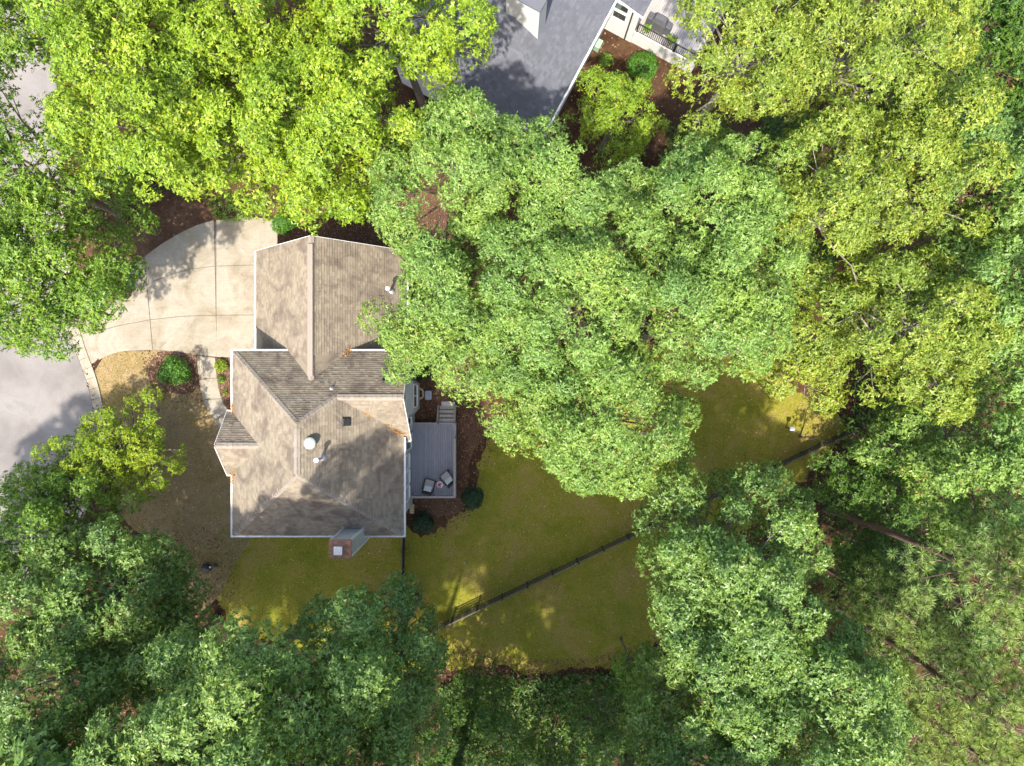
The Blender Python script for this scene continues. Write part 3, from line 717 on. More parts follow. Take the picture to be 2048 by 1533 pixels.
# garage gable
gy=YN-(ZGR-ZE)/sN
shingles([(GW,GN,ZG),(GR,GN,ZGR),(GR,gy,ZGR),(GR-2.05,1.58,ZGR-2.05*sG),(GW,1.58,ZG)],S,roof,9)
shingles([(GE,GN,ZG),(GE,1.58,ZG),(GR+2.05,1.58,ZGR-2.05*sG),(GR,gy,ZGR),(GR,GN,ZGR)],S,roof,10)
i=20
for a,b in ((rNW,rSW),(rNW,(XW+.1,YN-.08,ZE+.08)),(rSW,(XW+.1,YS+.08,ZE+.08)),(rSW,(XE-.1,YS+.08,ZE+.08)),(rNW,wW),(wW,wE),((PXW,PYR,PZR),(pxr,PYR,PZR)),((GR,GN,ZGR),(GR,gy,ZGR))):
    ridge_caps(b,a,RM,roof,seed=i); i+=1
# the ridge vent strip on the garage ridge stands proud, with an open slot along its east side
MB().beam((GR-0.02,GN-0.45,ZGR+0.07),(GR-0.02,gy+0.25,ZGR+0.07),0.30,0.07).build('ridge_vent',RM,roof,bevel=0.015)

# gutters, fascia
def gutter(a,b,inward,parent,w=0.13):
    a=Vector(a);b=Vector(b);d=(b-a).normalized();n=Vector(inward)
    m=MB()
    m.beam(a-n*(w-0.012)-Vector((0,0,.05)),b-n*(w-0.012)-Vector((0,0,.05)),0.022,0.13)
    m.beam(a-n*(w*.5)-Vector((0,0,.075)),b-n*(w*.5)-Vector((0,0,.075)),w-0.04,0.10)
    m.beam(a-n*0.012-Vector((0,0,.06)),b-n*0.012-Vector((0,0,.06)),0.02,0.15)
    return m.build('gutter',M['gutter'],parent)
zg=ZE-0.0
gutter((XW-.13,YN,zg),(GR-1.72,YN,zg),(0,-1,0),house); gutter((GR+1.72,YN,zg),(WX1,YN,zg),(0,-1,0),house)
gutter((XW,YN+.13,zg-.002),(XW,PY0+.05,zg-.002),(1,0,0),house); gutter((XW,PY1-.05,zg-.002),(XW,YS-.13,zg-.002),(1,0,0),house)
gutter((XW-.12,YS,zg),(XE+.12,YS,zg),(0,1,0),house); gutter((XE,YS-.11,zg-.002),(XE,vy-.2,zg-.002),(-1,0,0),house)
gutter((GW,GN,ZG),(GW,1.6,ZG),(1,0,0),house); gutter((GE,GN,ZG),(GE,1.6,ZG),(-1,0,0),house)
gutter((-6.36,WSE,WZE),(WX1,WSE,WZE),(0,1,0),house)
gutter((PXW,PY0,ZE),(XW,PY0,ZE),(0,-1,0),house,0.11); gutter((PXW,PY1,ZE),(XW,PY1,ZE),(0,1,0),house,0.11)
def rake(a,b,parent):
    return MB().beam(Vector(a)-Vector((0,0,.09)),Vector(b)-Vector((0,0,.09)),0.03,0.2).build('rake_board',M['white'],parent)
rake((WX1+.017,YN,ZE),(WX1+.017,WY,WZ),house); rake((WX1+.017,WSE,WZE),(WX1+.017,WY,WZ),house)
rake((GW,GN+.017,ZG),(GR,GN+.017,ZGR),house); rake((GE,GN+.017,ZG),(GR,GN+.017,ZGR),house)
rake((PXW-.017,PY0,ZE),(PXW-.017,PYR,PZR),house); rake((PXW-.017,PY1,ZE),(PXW-.017,PYR,PZR),house)

# walls
MB().prism([(-15.95,1.45),(-7.25,1.45),(-7.25,-8.55),(-15.95,-8.55)],-0.1,ZE-0.22).build('wall',M['siding'],house)
MB().prism([(-7.25,-2.95),(-6.62,-2.95),(-6.62,-8.07),(-7.25,-8.07)],-0.1,ZE-0.22).build('wall',M['siding'],house)
w=MB(); gx0,gx1=-7.3,-6.47; pent=[(1.45,-0.1),(1.45,5.75),(WY,WZ-.45),(-3.05,5.45),(-3.05,-0.1)]
w.add([(gx0,y,z) for y,z in pent]+[(gx1,y,z) for y,z in pent],[(0,1,2,3,4),(9,8,7,6,5)]+[(i,5+i,5+(i+1)%5,(i+1)%5) for i in range(5)])
w.build('wall',M['siding'],house)
MB().prism([(-6.47,0.25),(-6.15,0.0),(-6.15,-1.7),(-6.47,-2.05)],-0.1,3.55).build('bay_wall',M['siding'],house)
MB().add([(-6.47,0.35,3.95),(-6.47,-2.15,3.95),(-6.10,-1.78,3.58),(-6.10,0.08,3.58),(-6.47,0.35,3.56),(-6.47,-2.15,3.56)],[(0,3,2,1),(0,4,3),(1,2,5),(4,5,2,3)]).build('bay_roof',M['siding'],house)
gpent=[(GW+.4,-.1),(GW+.4,ZG-.1),(GR,ZGR-.55),(GE-.4,ZG-.1),(GE-.4,-.1)]
w=MB(); w.add([(x,GN-.4,z) for x,z in gpent]+[(x,1.5,z) for x,z in gpent],[(4,3,2,1,0),(5,6,7,8,9)]+[((i+1)%5,5+(i+1)%5,5+i,i) for i in range(5)])
w.build('wall',M['siding'],house)
ppent=[(PY0-.35,2.6),(PY0-.35,ZE-.2),(PYR,PZR-.45),(PY1+.35,ZE-.2),(PY1+.35,2.6)]
w=MB(); w.add([(-16.30,y,z) for y,z in ppent]+[(-15.95,y,z) for y,z in ppent],[(0,1,2,3,4),(9,8,7,6,5)]+[(i,5+i,5+(i+1)%5,(i+1)%5) for i in range(5)])
w.build('porch_gable',M['siding'],house)
for yy in (PY0-.5,PY1+.5): MB().box(-16.29,-16.11,yy-.09,yy+.09,-0.05,2.7).build('porch_post',M['white'],house)
def window_x(x,y0,y1,z0,z1,parent,glass='glass',mull=0):
    """window in a wall that faces east"""
    fr=MB(); t=0.07
    fr.box(x-.02,x+.045,y0-t,y0,z0-t,z1+t); fr.box(x-.02,x+.045,y1,y1+t,z0-t,z1+t); fr.box(x-.02,x+.045,y0,y1,z1,z1+t); fr.box(x-.02,x+.075,y0,y1,z0-t,z0)
    o=fr.build('window',M['white'],parent)
    k=mull+1; dy=(y1-y0)/k
    for i in range(k):
        MB().box(x-.01,x+.015,y0+dy*i+(0.02 if i else 0),y0+dy*(i+1)-(0.02 if i<k-1 else 0),z0,z1).build('pane',M[glass],o)
    for i in range(1,k): MB().box(x-.01,x+.04,y0+dy*i-.02,y0+dy*i+.02,z0,z1).build('mullion',M['white'],o)
    return o
window_x(-6.15,-1.48,-0.15,1.55,3.05,house,mull=1)
window_x(-6.47,-2.55,-1.15,2.55,4.15,house) if False else window_x(-6.47,-2.6,-2.2,2.0,3.6,house)
window_x(-6.47,-1.9,-0.3,4.35,5.6,house,mull=1)
for y in (-4.98,-5.98,-6.98): window_x(-6.62,y-.40,y+.40,1.7,3.6,house,'blind')
window_x(-6.62,-4.2,-3.35,0.95,3.0,house)
# garage door on the west face
gd=MB().box(GW+.36,GW+.40,2.2,7.2,0.02,2.2).build('garage_door',M['white'],house)
for k in range(4): MB().box(GW+.33,GW+.36,2.24,7.16,0.05+k*.54,0.05+k*.54+.50).build('door_panel',M['white'],gd,bevel=0.01)
dd=MB().box(-16.01,-15.95,-4.1,-3.0,0.1,2.2).build('front_door',M['cap_rust'],house)
MB().tube([(-16.05,-3.15,1.05),(-16.05,-3.15,1.2)],[.02,.02],8).build('handle',M['galv'],dd)
MB().beam((-7.18,-8.62,ZE-.25),(-7.18,-8.62,0.1),0.08,0.06).build('downspout',M['gutter'],house)
MB().beam((-6.52,WSE+.12,WZE-.1),(-6.52,WSE+.12,0.9),0.08,0.06).build('downspout',M['gutter'],house)

# chimney chase on the south side
cx0,cx1,cy0,cy1=-9.72,-8.63,-9.30,-8.42
ch=MB().box(cx0,cx1,cy0,cy1,-0.1,9.5).build('chimney',M['chase'],house)
for x in (cx0,cx1):
    for y in (cy0,cy1): MB().box(x-.05,x+.05,y-.05,y+.05,0.0,9.48).build('corner_board',M['white'],ch)
cp=MB(); cp.box(cx0-.06,cx1+.06,cy0-.06,cy1+.06,9.5,9.60)
cp.build('chimney_cap',M['cap_rust'],ch,bevel=0.015)
fx,fy=(cx0+cx1)/2-.03,(cy0+cy1)/2-.02
MB().box(fx-.19,fx+.19,fy-.19,fy+.19,9.6,9.78).build('flue_collar',M['galv'],ch)
for dx in (-.15,.15):
    for dy in (-.15,.15): MB().box(fx+dx-.015,fx+dx+.015,fy+dy-.015,fy+dy+.015,9.78,9.90).build('flue_leg',M['dark_metal'],ch)
MB().box(fx-.23,fx+.23,fy-.23,fy+.23,9.90,9.94).build('flue_cap',M['galv'],ch,bevel=0.01)
# flashing apron where the chase meets the roof
MB().add([(cx0-.12,cy1+.14,zs(0)*0+ZE+(cy1+.14-YS)*sS+.03),(cx1+.12,cy1+.14,ZE+(cy1+.14-YS)*sS+.03),(cx1+.12,cy1-.3,ZE+(cy1-.3-YS)*sS+.035),(cx0-.12,cy1-.3,ZE+(cy1-.3-YS)*sS+.035)],[(0,3,2,1)]).build('flashing',M['lead'],ch)

# roof vents (all fixed to the roof)
def on_E(px,py):
    z=8.0
    for _ in range(30):
        x,y,_z=P(px,py,z); z=zE(x)
    return x,y,z
vx,vy_,vz=on_E(622,886)
tv=MB().lathe((vx,vy_,vz-0.12),[(0.20,0),(0.20,0.32)],20).build('roof_vent',M['vent_grey'],roof)
MB().lathe((vx,vy_,vz+.18),[(0.31,0),(0.335,0.03),(0.335,0.09),(0.30,0.14),(0.18,0.185),(0.02,0.20)],28).build('vent_hood',M['vent_grey'],tv,smooth=True)
def flue(px,py,h,zf,r=0.075):
    x,y,z=zf(px,py)
    f=MB().lathe((x,y,z-.1),[(r,0),(r,h+.1)],14).build('flue_pipe',M['lead'],roof,smooth=False)
    MB().lathe((x,y,z-.12),[(0.20,0.0),(0.17,0.17),(r+.02,0.30)],16).build('pipe_boot',M['lead'],f)
    MB().lathe((x,y,z+h),[(0.10,0.0),(0.13,0.02),(0.13,0.14),(0.02,0.20)],16).build('pipe_cap',M['white'],f)
flue(645,916,1.15,on_E,0.075)
def on_GE(px,py):
    z=5.0
    for _ in range(30):
        x,y,_z=P(px,py,z); z=ZGR-(x-GR)*sG
    return x,y,z
flue(782,583,1.15,on_GE,0.07)
bx,by,bz=on_E(691,844)
bv=MB(); bv.box(-.24,.24,-.21,.21,-.06,.10); bv.add([(-.26,-.23,.10),(.26,-.23,.10),(.26,.23,.10),(-.26,.23,.10),(-.20,-.17,.15),(.20,-.17,.15),(.20,.17,.15),(-.20,.17,.15)],[(3,2,1,0),(4,5,6,7),(0,1,5,4),(1,2,6,5),(2,3,7,6),(3,0,4,7)])
an=math.atan(sEs); bv.xf(lambda p:Vector((bx+p.x*math.cos(an)+p.z*math.sin(an),by+p.y,bz-p.x*math.sin(an)+p.z*math.cos(an)))); bv.build('box_vent',M['dark_metal'],roof)
def on_N(px,py):
    z=7.0
    for _ in range(30):
        x,y,_z=P(px,py,z); z=zs(y)
    return x,y,z
for px,py,mt in ((664,778,'lead'),(767,762,'black')):
    x,y,z=on_N(px,py)
    f=MB().lathe((x,y,z-.1),[(.05,0),(.05,.42)],12).build('plumbing_vent',M[mt],roof)
    MB().lathe((x,y,z-.1),[(.15,0),(.12,.12),(.065,.24)],14).build('pipe_boot',M['lead' if mt=='lead' else 'black'],f)
# drifts of orange leaves caught in the valleys
def drift(label,pts,n,seed,spread=0.16):
    rng=np.random.default_rng(seed); p=[]
    for _ in range(n):
        x,y,z=pts[rng.integers(len(pts))]; p.append((x+rng.normal(0,spread),y+rng.normal(0,spread),z+abs(rng.normal(0,0.015))))
    p=np.array(p); nr=unit(rng.normal(0,0.3,(n,3))+np.array([0.2,0.1,1]))
    v,t=rosettes(rng,p,nr,0.10,0.05,2,(-0.2,0.2))
    o=link_mesh('fallen_leaves',tri_mesh('fallen_leaves',v,t),M['orange_leaf'],None,'stuff'); tag(o,label,'fallen leaves')
def on_roof(x,y):
    c=[zE(x) if y<WY or x<WX0 else 0]
    if x>-9.9 and WSE<y<WY: c.append(WZ-(WY-y)*ws)
    return max(c)+0.05
def vpt(t): return (wW[0]+(XE-wW[0])*t,wW[1]+(vy-wW[1])*t)
pts=[]
for t in (0.42,0.45,0.74,0.80,0.86,0.92,0.97):
    a,b=vpt(t); pts.append((a,b,ZE+(WZ-ZE)*(1-t)+0.05))
drift('orange dead leaves caught in the roof valley above the deck',pts,150,31,0.10)
drift('orange dead leaves caught where garage valley meets the gutter',[(GR+1.62,1.66,ZGR-1.62*sG+.07),(GR+1.5,1.5,ZGR-1.5*sG+.07),(GR+1.75,1.8,ZGR-1.75*sG+.07)],70,32,0.09)
drift('orange dead leaves lying at the south foot of the porch gable',[(XW+.15,PY1-.05,ZE+.14),(XW+.3,PY1+.1,ZE+.25),(XW+.05,PY1-.3,ZE+.07)],60,33,0.10)
drift('orange dead leaves lying at the north foot of the porch gable',[(XW+.12,PY0+.1,ZE+.13),(XW+.05,PY0+.3,ZE+.07)],45,34,0.10)

# ------------------------------------------------------------------ deck, furniture, bits beside it
def board_mat(name,c1,c2):
    m,nt,b=mat_new(name); v=objco(nt); oi=N(nt,'ShaderNodeObjectInfo')
    mp=N(nt,'ShaderNodeMapping'); mp.inputs['Scale'].default_value=(14,1.2,1); nt.links.new(v,mp.inputs[0])
    f=noise(nt,1.5,5,0.6,mp.outputs[0],0.3)
    c=ramp(nt,f,[(0.3,c1),(0.7,c2)])
    c=mix(nt,0.55,c,ramp(nt,oi.outputs['Random'],[(0,(0.72,0.72,0.74)),(1,(1,1,1))]),'MULTIPLY')
    nt.links.new(c,b.inputs['Base Color']); b.inputs['Roughness'].default_value=0.7; bump(nt,b,f,0.15,0.01); return m
M['deck']=board_mat('grey_deck_board',(0.235,0.235,0.265),(0.34,0.34,0.37))
M['deck_warm']=board_mat('weathered_grey_board',(0.33,0.30,0.275),(0.46,0.425,0.39))
M['rail']=plain('taupe_rail',(0.32,0.28,0.25),0.7,var=0.12,scale=6)
deck=empty('deck',(-5.05,-5.0,0),'grey board deck with taupe railing attached to the back of the house','deck')
DX0,DX1,DY0,DY1,DZ=-6.60,-3.66,-7.36,-2.58,0.85
n=20; bw=(DX1-DX0)/n
for i in range(n):
    MB().box(DX0+i*bw+.005,DX0+(i+1)*bw-.005,DY0+.02,DY1-.16,DZ-.03,DZ+random.Random(i).uniform(-.003,.003)).build('board',M['deck'],deck)
MB().box(DX0,DX1,DY1-.15,DY1-.01,DZ-.03,DZ+.002).build('board',M['deck'],deck)
for y in (DY0+.04,DY1-.04,(DY0+DY1)/2): MB().box(DX0,DX1,y-.03,y+.03,DZ-.25,DZ-.032).build('joist',M['rail'],deck)
MB().box(DX1-.035,DX1-.002,DY0+.08,DY1-.08,DZ-.25,DZ-.032).build('joist',M['rail'],deck)
for x in (DX0+.2,(DX0+DX1)/2,DX1-.1):
    for y in (DY0+.1,DY1-.12): MB().box(x-.06,x+.06,y-.06,y+.06,-.05,DZ-.25).build('support_post',M['rail'],deck)
RZ=DZ+0.92
MB().box(DX1-.10,DX1+.04,DY0-.02,DY1-.95,RZ-.04,RZ).build('top_rail',M['rail'],deck,bevel=0.006)
MB().box(DX0+.1,DX1-.102,DY0-.04,DY0+.10,RZ-.04,RZ-.002).build('top_rail',M['rail'],deck,bevel=0.006)
MB().box(DX1-.05,DX1-.01,DY0+.05,DY1-.98,DZ+.10,DZ+.15).build('bottom_rail',M['rail'],deck)
MB().box(DX0+.15,DX1-.1,DY0+.01,DY0+.05,DZ+.10,DZ+.15).build('bottom_rail',M['rail'],deck)
for x,y in ((DX1-.03,DY0+.03),(DX1-.03,(DY0+DY1)/2-.4),(DX1-.03,DY1-1.0),((DX0+DX1)/2,DY0+.03),(DX0+.15,DY0+.03)):
    MB().box(x-.045,x+.045,y-.045,y+.045,DZ-.2,RZ-.041).build('rail_post',M['rail'],deck)
yy=DY0+.2
while yy<DY1-1.05: MB().box(DX1-.045,DX1-.015,yy-.015,yy+.015,DZ+.15,RZ-.04).build('baluster',M['rail'],deck); yy+=.125
xx=DX0+.28
while xx<DX1-.15: MB().box(xx-.015,xx+.015,DY0+.015,DY0+.045,DZ+.15,RZ-.042).build('baluster',M['dark_metal'],deck); xx+=.125
# stair down to the north
SX0,SX1=-4.84,-3.74
for k in range(4):
    z=DZ-.19*(k+1)+.02; y0=DY1+.265*k
    MB().box(SX0+.04,SX1-.04,y0+.01,y0+.255,z-.035,z).build('tread',M['deck_warm'],deck,bevel=0.006)
for x in (SX0,SX1):
    MB().beam((x,DY1-.02,DZ-.20),(x,DY1+1.1,0.05),0.045,0.25).build('stringer',M['rail'],deck)
    MB().beam((x,DY1-.1,DZ+.80),(x,DY1+1.05,0.92),0.07,0.05).build('handrail',M['rail'],deck)
    MB().box(x-.045,x+.045,DY1-.12,DY1-.03,DZ-.2,DZ+.80).build('rail_post',M['rail'],deck)
    MB().box(x-.045,x+.045,DY1+1.0,DY1+1.09,-.05,0.92).build('rail_post',M['rail'],deck)
st=MB().prism([(a+x,b+y) for (x,y,_z) in [P(896,810.5,0)] for a,b in ((-.46,-.22),(.45,-.24),(.47,.20),(.1,.24),(-.44,.23))],-.02,.06).build('stepping_stone',M['stone'],None,bevel=0.02)
tag(st,'flat pale stone slab at the foot of the deck stairs','stepping stone')

def patio_chair(label,px,py,rz):
    x,y,_z=P(px,py,DZ+.4); c=empty('patio_chair',(x,y,DZ),label,'chair','patio chairs on the grey deck')
    T=lambda p:Vector((x+p.x*math.cos(rz)-p.y*math.sin(rz),y+p.x*math.sin(rz)+p.y*math.cos(rz),DZ+p.z+.004))
    def part(n,m,mat,**k): m.xf(T); return m.build(n,M[mat],c,**k)
    part('seat_frame',MB().box(-.31,.31,-.34,.36,.26,.34),'rattan',bevel=.02)
    for s in (-1,1):
        part('armrest',MB().box(s*.35-.045,s*.35+.045,-.36,.34,.56,.61),'rattan',bevel=.015)
        for yy in (-.31,.30): part('leg',MB().box(s*.34-.03,s*.34+.03,yy-.03,yy+.03,0,.57),'rattan')
    b=MB().box(-.33,.33,-.05,.05,.0,.62); ca,sa=math.cos(.32),math.sin(.32)
    b.xf(lambda p:Vector((p.x,-.36-p.z*sa+p.y*ca,.30+p.z*ca+p.y*sa))); part('backrest',b,'rattan',bevel=.02)
    part('seat_cushion',MB().box(-.29,.29,-.28,.35,.345,.44),'cushion',bevel=.035)
    pl=MB()
    for i in range(7):
        for j in range(7):
            u,v=i/3-1,j/3-1; th=.075*max(0,(1-u*u)*(1-v*v))**.45; e=1-.06*(1-abs(u))*(abs(v)>.9)-.06*(1-abs(v))*(abs(u)>.9)
            pl.v.append((u*.25*e,v*.21*e,th))
    for i in range(7):
        for j in range(7): a,b_,t=pl.v[i*7+j]; pl.v.append((a,b_,-t-.002))
    for i in range(6):
        for j in range(6):
            q=i*7+j; pl.f.append((q,q+7,q+8,q+1)); q+=49; pl.f.append((q+1,q+8,q+7,q))
    pl.xf(lambda p:Vector((p.x,-.20+p.y*math.cos(.75)-p.z*math.sin(.75),.60-p.y*math.sin(.75)*1.0+p.z*math.cos(.75)))); part('pillow',pl,'pillow',smooth=True)
    return c
patio_chair('dark wicker chair with white pillow next to the house windows',858,971,-0.25)
patio_chair('dark wicker chair with white pillow in the railing corner',894,956,0.72)
x,y,_z=P(879.5,970,DZ+.5)
tb=empty('side_table',(x,y,DZ),'small round white side table between two wicker chairs','table')
MB().lathe((x,y,DZ+.46),[(.20,0),(.215,.012),(.20,.03)],24).build('table_top',M['white'],tb)
MB().lathe((x,y,DZ+.004),[(.15,0),(.03,.03),(.025,.457)],16).build('pedestal',M['white'],tb)
fp=empty('flower_bowl',(x,y,DZ+.49),'bowl of pink flowers on the round side table','flowers')
MB().lathe((x,y,DZ+.492),[(.07,0),(.13,.06),(.12,.065)],18).build('bowl',M['white'],fp)
rng=np.random.default_rng(3); pp=np.c_[rng.normal(0,.065,46),rng.normal(0,.065,46),rng.uniform(.06,.13,46)]+np.array([x,y,DZ+.49])
v,t=rosettes(rng,pp,unit(rng.normal(0,.4,(46,3))+np.array([0,0,1])),.05,.035,5); link_mesh('petals',tri_mesh('petals',v,t),M['pink'],fp,'stuff')

# rounded blue-grey lid, wooden window-well rim, tan crate by the wall
x,y,_z=P(856.5,791,0.3); lid=empty('storage_box',(x,y,0),'low blue grey plastic box with rounded lid on the mulch','box')
def rrect(hx,hy,r,n=5):
    o=[]
    for cx_,cy_,a0 in ((hx-r,hy-r,0),(-hx+r,hy-r,90),(-hx+r,-hy+r,180),(hx-r,-hy+r,270)):
        for k in range(n+1): a=math.radians(a0+90*k/n); o.append((cx_+r*math.cos(a),cy_+r*math.sin(a)))
    return o
MB().prism([(x+a,y+b) for a,b in rrect(.19,.27,.07)],-.02,.24).build('body',M['stone'],lid)
MB().prism([(x+a,y+b) for a,b in rrect(.22,.30,.09)],.24,.31).build('lid',M['blue_lid'],lid,bevel=.02)
x,y,_z=P(846,788,0.1); ww=empty('window_well_rim',(x,y,0),'tan timber rim of three boards against the bay wall','window well')
q=P2([(838,777),(846,781),(846.5,794),(838.5,799)],.1)
for a,b in zip(q,q[1:]): MB().beam((*a,.05),(*b,.05),.11,.16).build('timber',M['cream_wood'],ww)
x,y,_z=P(824,1018,.2); cr=empty('wooden_crate',(x,y,0),'tan wooden crate on bare soil by the south east wall','crate')
for k in range(4): MB().box(x-.13,x+.13,y-.30+k*.15,y-.30+k*.15+.13,.30,.325).build('slat',M['cream_wood'],cr)
for s in (-1,1):
    for z in (.02,.16): MB().box(x+s*.12-.012,x+s*.12+.012,y-.30,y+.28,z,z+.12).build('side_board',M['cream_wood'],cr)
    MB().box(x-.105,x+.105,y+s*.285-.012,y+s*.285+.012,.02,.295).build('end_board',M['cream_wood'],cr)
# wall lamp by the deck door
x,y,_z=P(811.5,893,3.0)

# ------------------------------------------------------------------ fences: posts, rails, pickets
def fence(label,a,b,panel=1.82):
    a=Vector((*a,0)); b=Vector((*b,0)); L=(b-a).length; d=(b-a)/L; n=max(1,round(L/panel)); st_=L/n
    f=empty('garden_fence',tuple((a+b)/2),label,'fence')
    for i in range(n+1):
        p=a+d*(st_*i); MB().beam(p-Vector((0,0,.2)),p+Vector((0,0,1.30)),.11,.11,tuple(d)).build('post',M['fence_wood'],f)
    for i in range(n):
        p=a+d*(st_*i+.057); q=a+d*(st_*(i+1)-.057)
        for z,mt,w,h in ((1.22,'fence_top',.06,.035),(.85,'fence_wood',.04,.09),(.50,'fence_wood',.04,.09),(.14,'fence_wood',.04,.09)):
            MB().beam(p+Vector((0,0,z)),q+Vector((0,0,z)),w,h).build('rail',M[mt],f)
        m=MB(); k=int((st_-.1)/.10); nn=Vector((-d.y,d.x,0))
        for j in range(1,k):
            c=p+(q-p)*(j/k)+nn*.028; m.beam(c+Vector((0,0,.06)),c+Vector((0,0,1.19)),.045,.014,tuple(d))
        m.build('pickets',M['fence_wood'],f,'stuff')
    return f
FC_=P2([(806,1283)],0)[0]
fence('dark picket fence running diagonally across the back lawn',FC_,P2([(1700,858)],0)[0])
fence('short dark picket fence from the house corner across the side yard',(-7.12,-9.0),(FC_[0]-.02,FC_[1]+.25))

# small things on the lawn
x,y,_z=P(1580,857,.6); bf=empty('birdhouse',(x-.1,y,0),'small pale birdhouse on a post by the far lawn edge','birdhouse')
MB().beam((x-.05,y,-.1),(x-.05,y,.9),.07,.07).build('post',M['fence_wood'],bf)
MB().box(x-.15,x+.05,y-.09,y+.09,.9,1.12).build('box',M['cream_wood'],bf)
m=MB(); m.add([(x-.19,y-.13,1.10),(x+.09,y-.13,1.10),(x+.09,y+.13,1.10),(x-.19,y+.13,1.10),(x-.19,y,1.22),(x+.09,y,1.22)],[(0,1,5,4),(2,3,4,5),(0,4,3),(1,2,5),(3,2,1,0)]); m.build('roof',M['stone'],bf)
x,y,_z=P(413,1136,.1); bag=empty('garden_bag',(x,y,0),'black refuse bag with white corner at the edge of the dry lawn','bag')
m=MB(); rg=random.Random(4)
pr=[(.05,0),(.30,.03),(.34,.14),(.24,.26),(.06,.31)]
m.lathe((x,y,0),pr,12); m.xf(lambda p:Vector((x+(p.x-x)*1.1+rg.uniform(-.03,.03),y+(p.y-y)*.75+rg.uniform(-.03,.03),p.z+rg.uniform(-.02,.02)))); m.build('body',M['black'],bag,smooth=True)
MB().box(x+.22,x+.36,y+.02,y+.12,.16,.26).xf(lambda p:p).build('label_tag',M['white'],bag,bevel=.02)
x,y,_z=P(431,1132,.1); m=MB(); m.lathe((x,y,0),[(.06,0),(.13,.02),(.14,.09),(.05,.14)],10); rg=random.Random(7); m.xf(lambda p:p+Vector((rg.uniform(-.02,.02),rg.uniform(-.02,.02),0)))
tag(m.build('dark_stone',M['dark_metal'],None,smooth=True),'dark rounded stone next to the black refuse bag','stone')

# ------------------------------------------------------------------ neighbour's house
C0=Vector((1.80,14.62,0)); E1=Vector((.473,.881,0)); E2=Vector((-.881,.473,0))
def Nn(a,b,z): p=C0+E1*a+E2*b; return (p.x,p.y,z)
nz=5.4; nt_=.70; LA,LB=15.0,11.0; hb=LB/2
nh=empty('neighbour_house',Nn(LA/2,hb,0),'house with blue grey shingle roof and white walls among the northern trees','house')
nr=MB().prism([Nn(.35,.35,0)[:2],Nn(LA-.35,.35,0)[:2],Nn(LA-.35,LB-.35,0)[:2],Nn(.35,LB-.35,0)[:2]],nz-.2,nz-.1).build('roof',M['white'],nh)
zr=nz+hb*nt_; A0,A1=Nn(hb,hb,zr),Nn(LA-hb,hb,zr)
SL=M['slate']
shingles([Nn(0,0,nz),Nn(LA,0,nz),A1,A0],SL,nr,51); shingles([Nn(0,LB,nz),Nn(0,0,nz),A0],SL,nr,52)
shingles([Nn(LA,LB,nz),Nn(0,LB,nz),A0,A1],SL,nr,53,expo=.28,wmax=.7); shingles([Nn(LA,0,nz),Nn(LA,LB,nz),A1],SL,nr,54,expo=.28,wmax=.7)
for a,b in ((Nn(.1,.1,nz+.05),A0),(A0,A1),(Nn(.1,LB-.1,nz+.05),A0)): ridge_caps(a,b,SL,nr,w=.15,seed=61)
for (a0,b0),(a1,b1),inw in (((0,0),(LA,0),E2),((0,0),(0,LB),E1)):
    a=Vector(Nn(a0,b0,nz)); b=Vector(Nn(a1,b1,nz))
    gutter(a,b,tuple(inw),nh,.14)
MB().prism([Nn(.42,.42,0)[:2],Nn(LA-.42,.42,0)[:2],Nn(LA-.42,LB-.42,0)[:2],Nn(.42,LB-.42,0)[:2]],-.1,nz-.2).build('wall',M['white_siding'],nh)
nc=MB().prism([Nn(4.1,2.6,0)[:2],Nn(5.0,2.6,0)[:2],Nn(5.0,4.6,0)[:2],Nn(4.1,4.6,0)[:2]],6.6,10.3).build('chimney',M['white_siding'],nh)
MB().prism([Nn(4.04,2.54,0)[:2],Nn(5.06,2.54,0)[:2],Nn(5.06,4.66,0)[:2],Nn(4.04,4.66,0)[:2]],10.3,10.38).build('chimney_cap',M['slate'],nc)
# low rear wing with windows, downspout and porch roof
MB().prism([Nn(10.0,.45,0)[:2],Nn(14.0,.45,0)[:2],Nn(14.0,-1.55,0)[:2],Nn(10.0,-1.55,0)[:2]],-.1,4.0).build('wing_wall',M['white_siding'],nh)
shingles([Nn(9.75,.5,4.6),Nn(9.75,-1.8,4.02),Nn(14.3,-1.8,4.02),Nn(14.3,.5,4.6)],SL,nh,55)
MB().beam(Nn(9.73,.4,4.48),Nn(9.73,-1.82,3.92),.03,.2).build('rake_board',M['white'],nh)
def nwin(b0,b1,z0,z1):
    fr=MB(); t=.07; a=9.985
    def bx(ba,bb,za,zb,th,mm):
        p=[Nn(10.0,ba,0)[:2],Nn(10.0,bb,0)[:2],Nn(10.0-th,bb,0)[:2],Nn(10.0-th,ba,0)[:2]]; mm.prism(p,za,zb)
    bx(b0+t,b0,z0-t,z1+t,.05,fr); bx(b1,b1-t,z0-t,z1+t,.05,fr); bx(b0,b1,z1,z1+t,.05,fr); bx(b0,b1,z0-t,z0,.07,fr)
    o=fr.build('window',M['white'],nh); g=MB(); bx(b0,b1,z0,z1,.02,g); g.build('pane',M['glass'],o)
nwin(.10,-.75,2.0,2.75); nwin(.10,-.75,3.0,3.7)
MB().beam(Nn(9.94,-1.1,3.9),Nn(9.94,-1.1,.05),.09,.07,tuple(E1)).build('downspout',M['dark_metal'],nh)
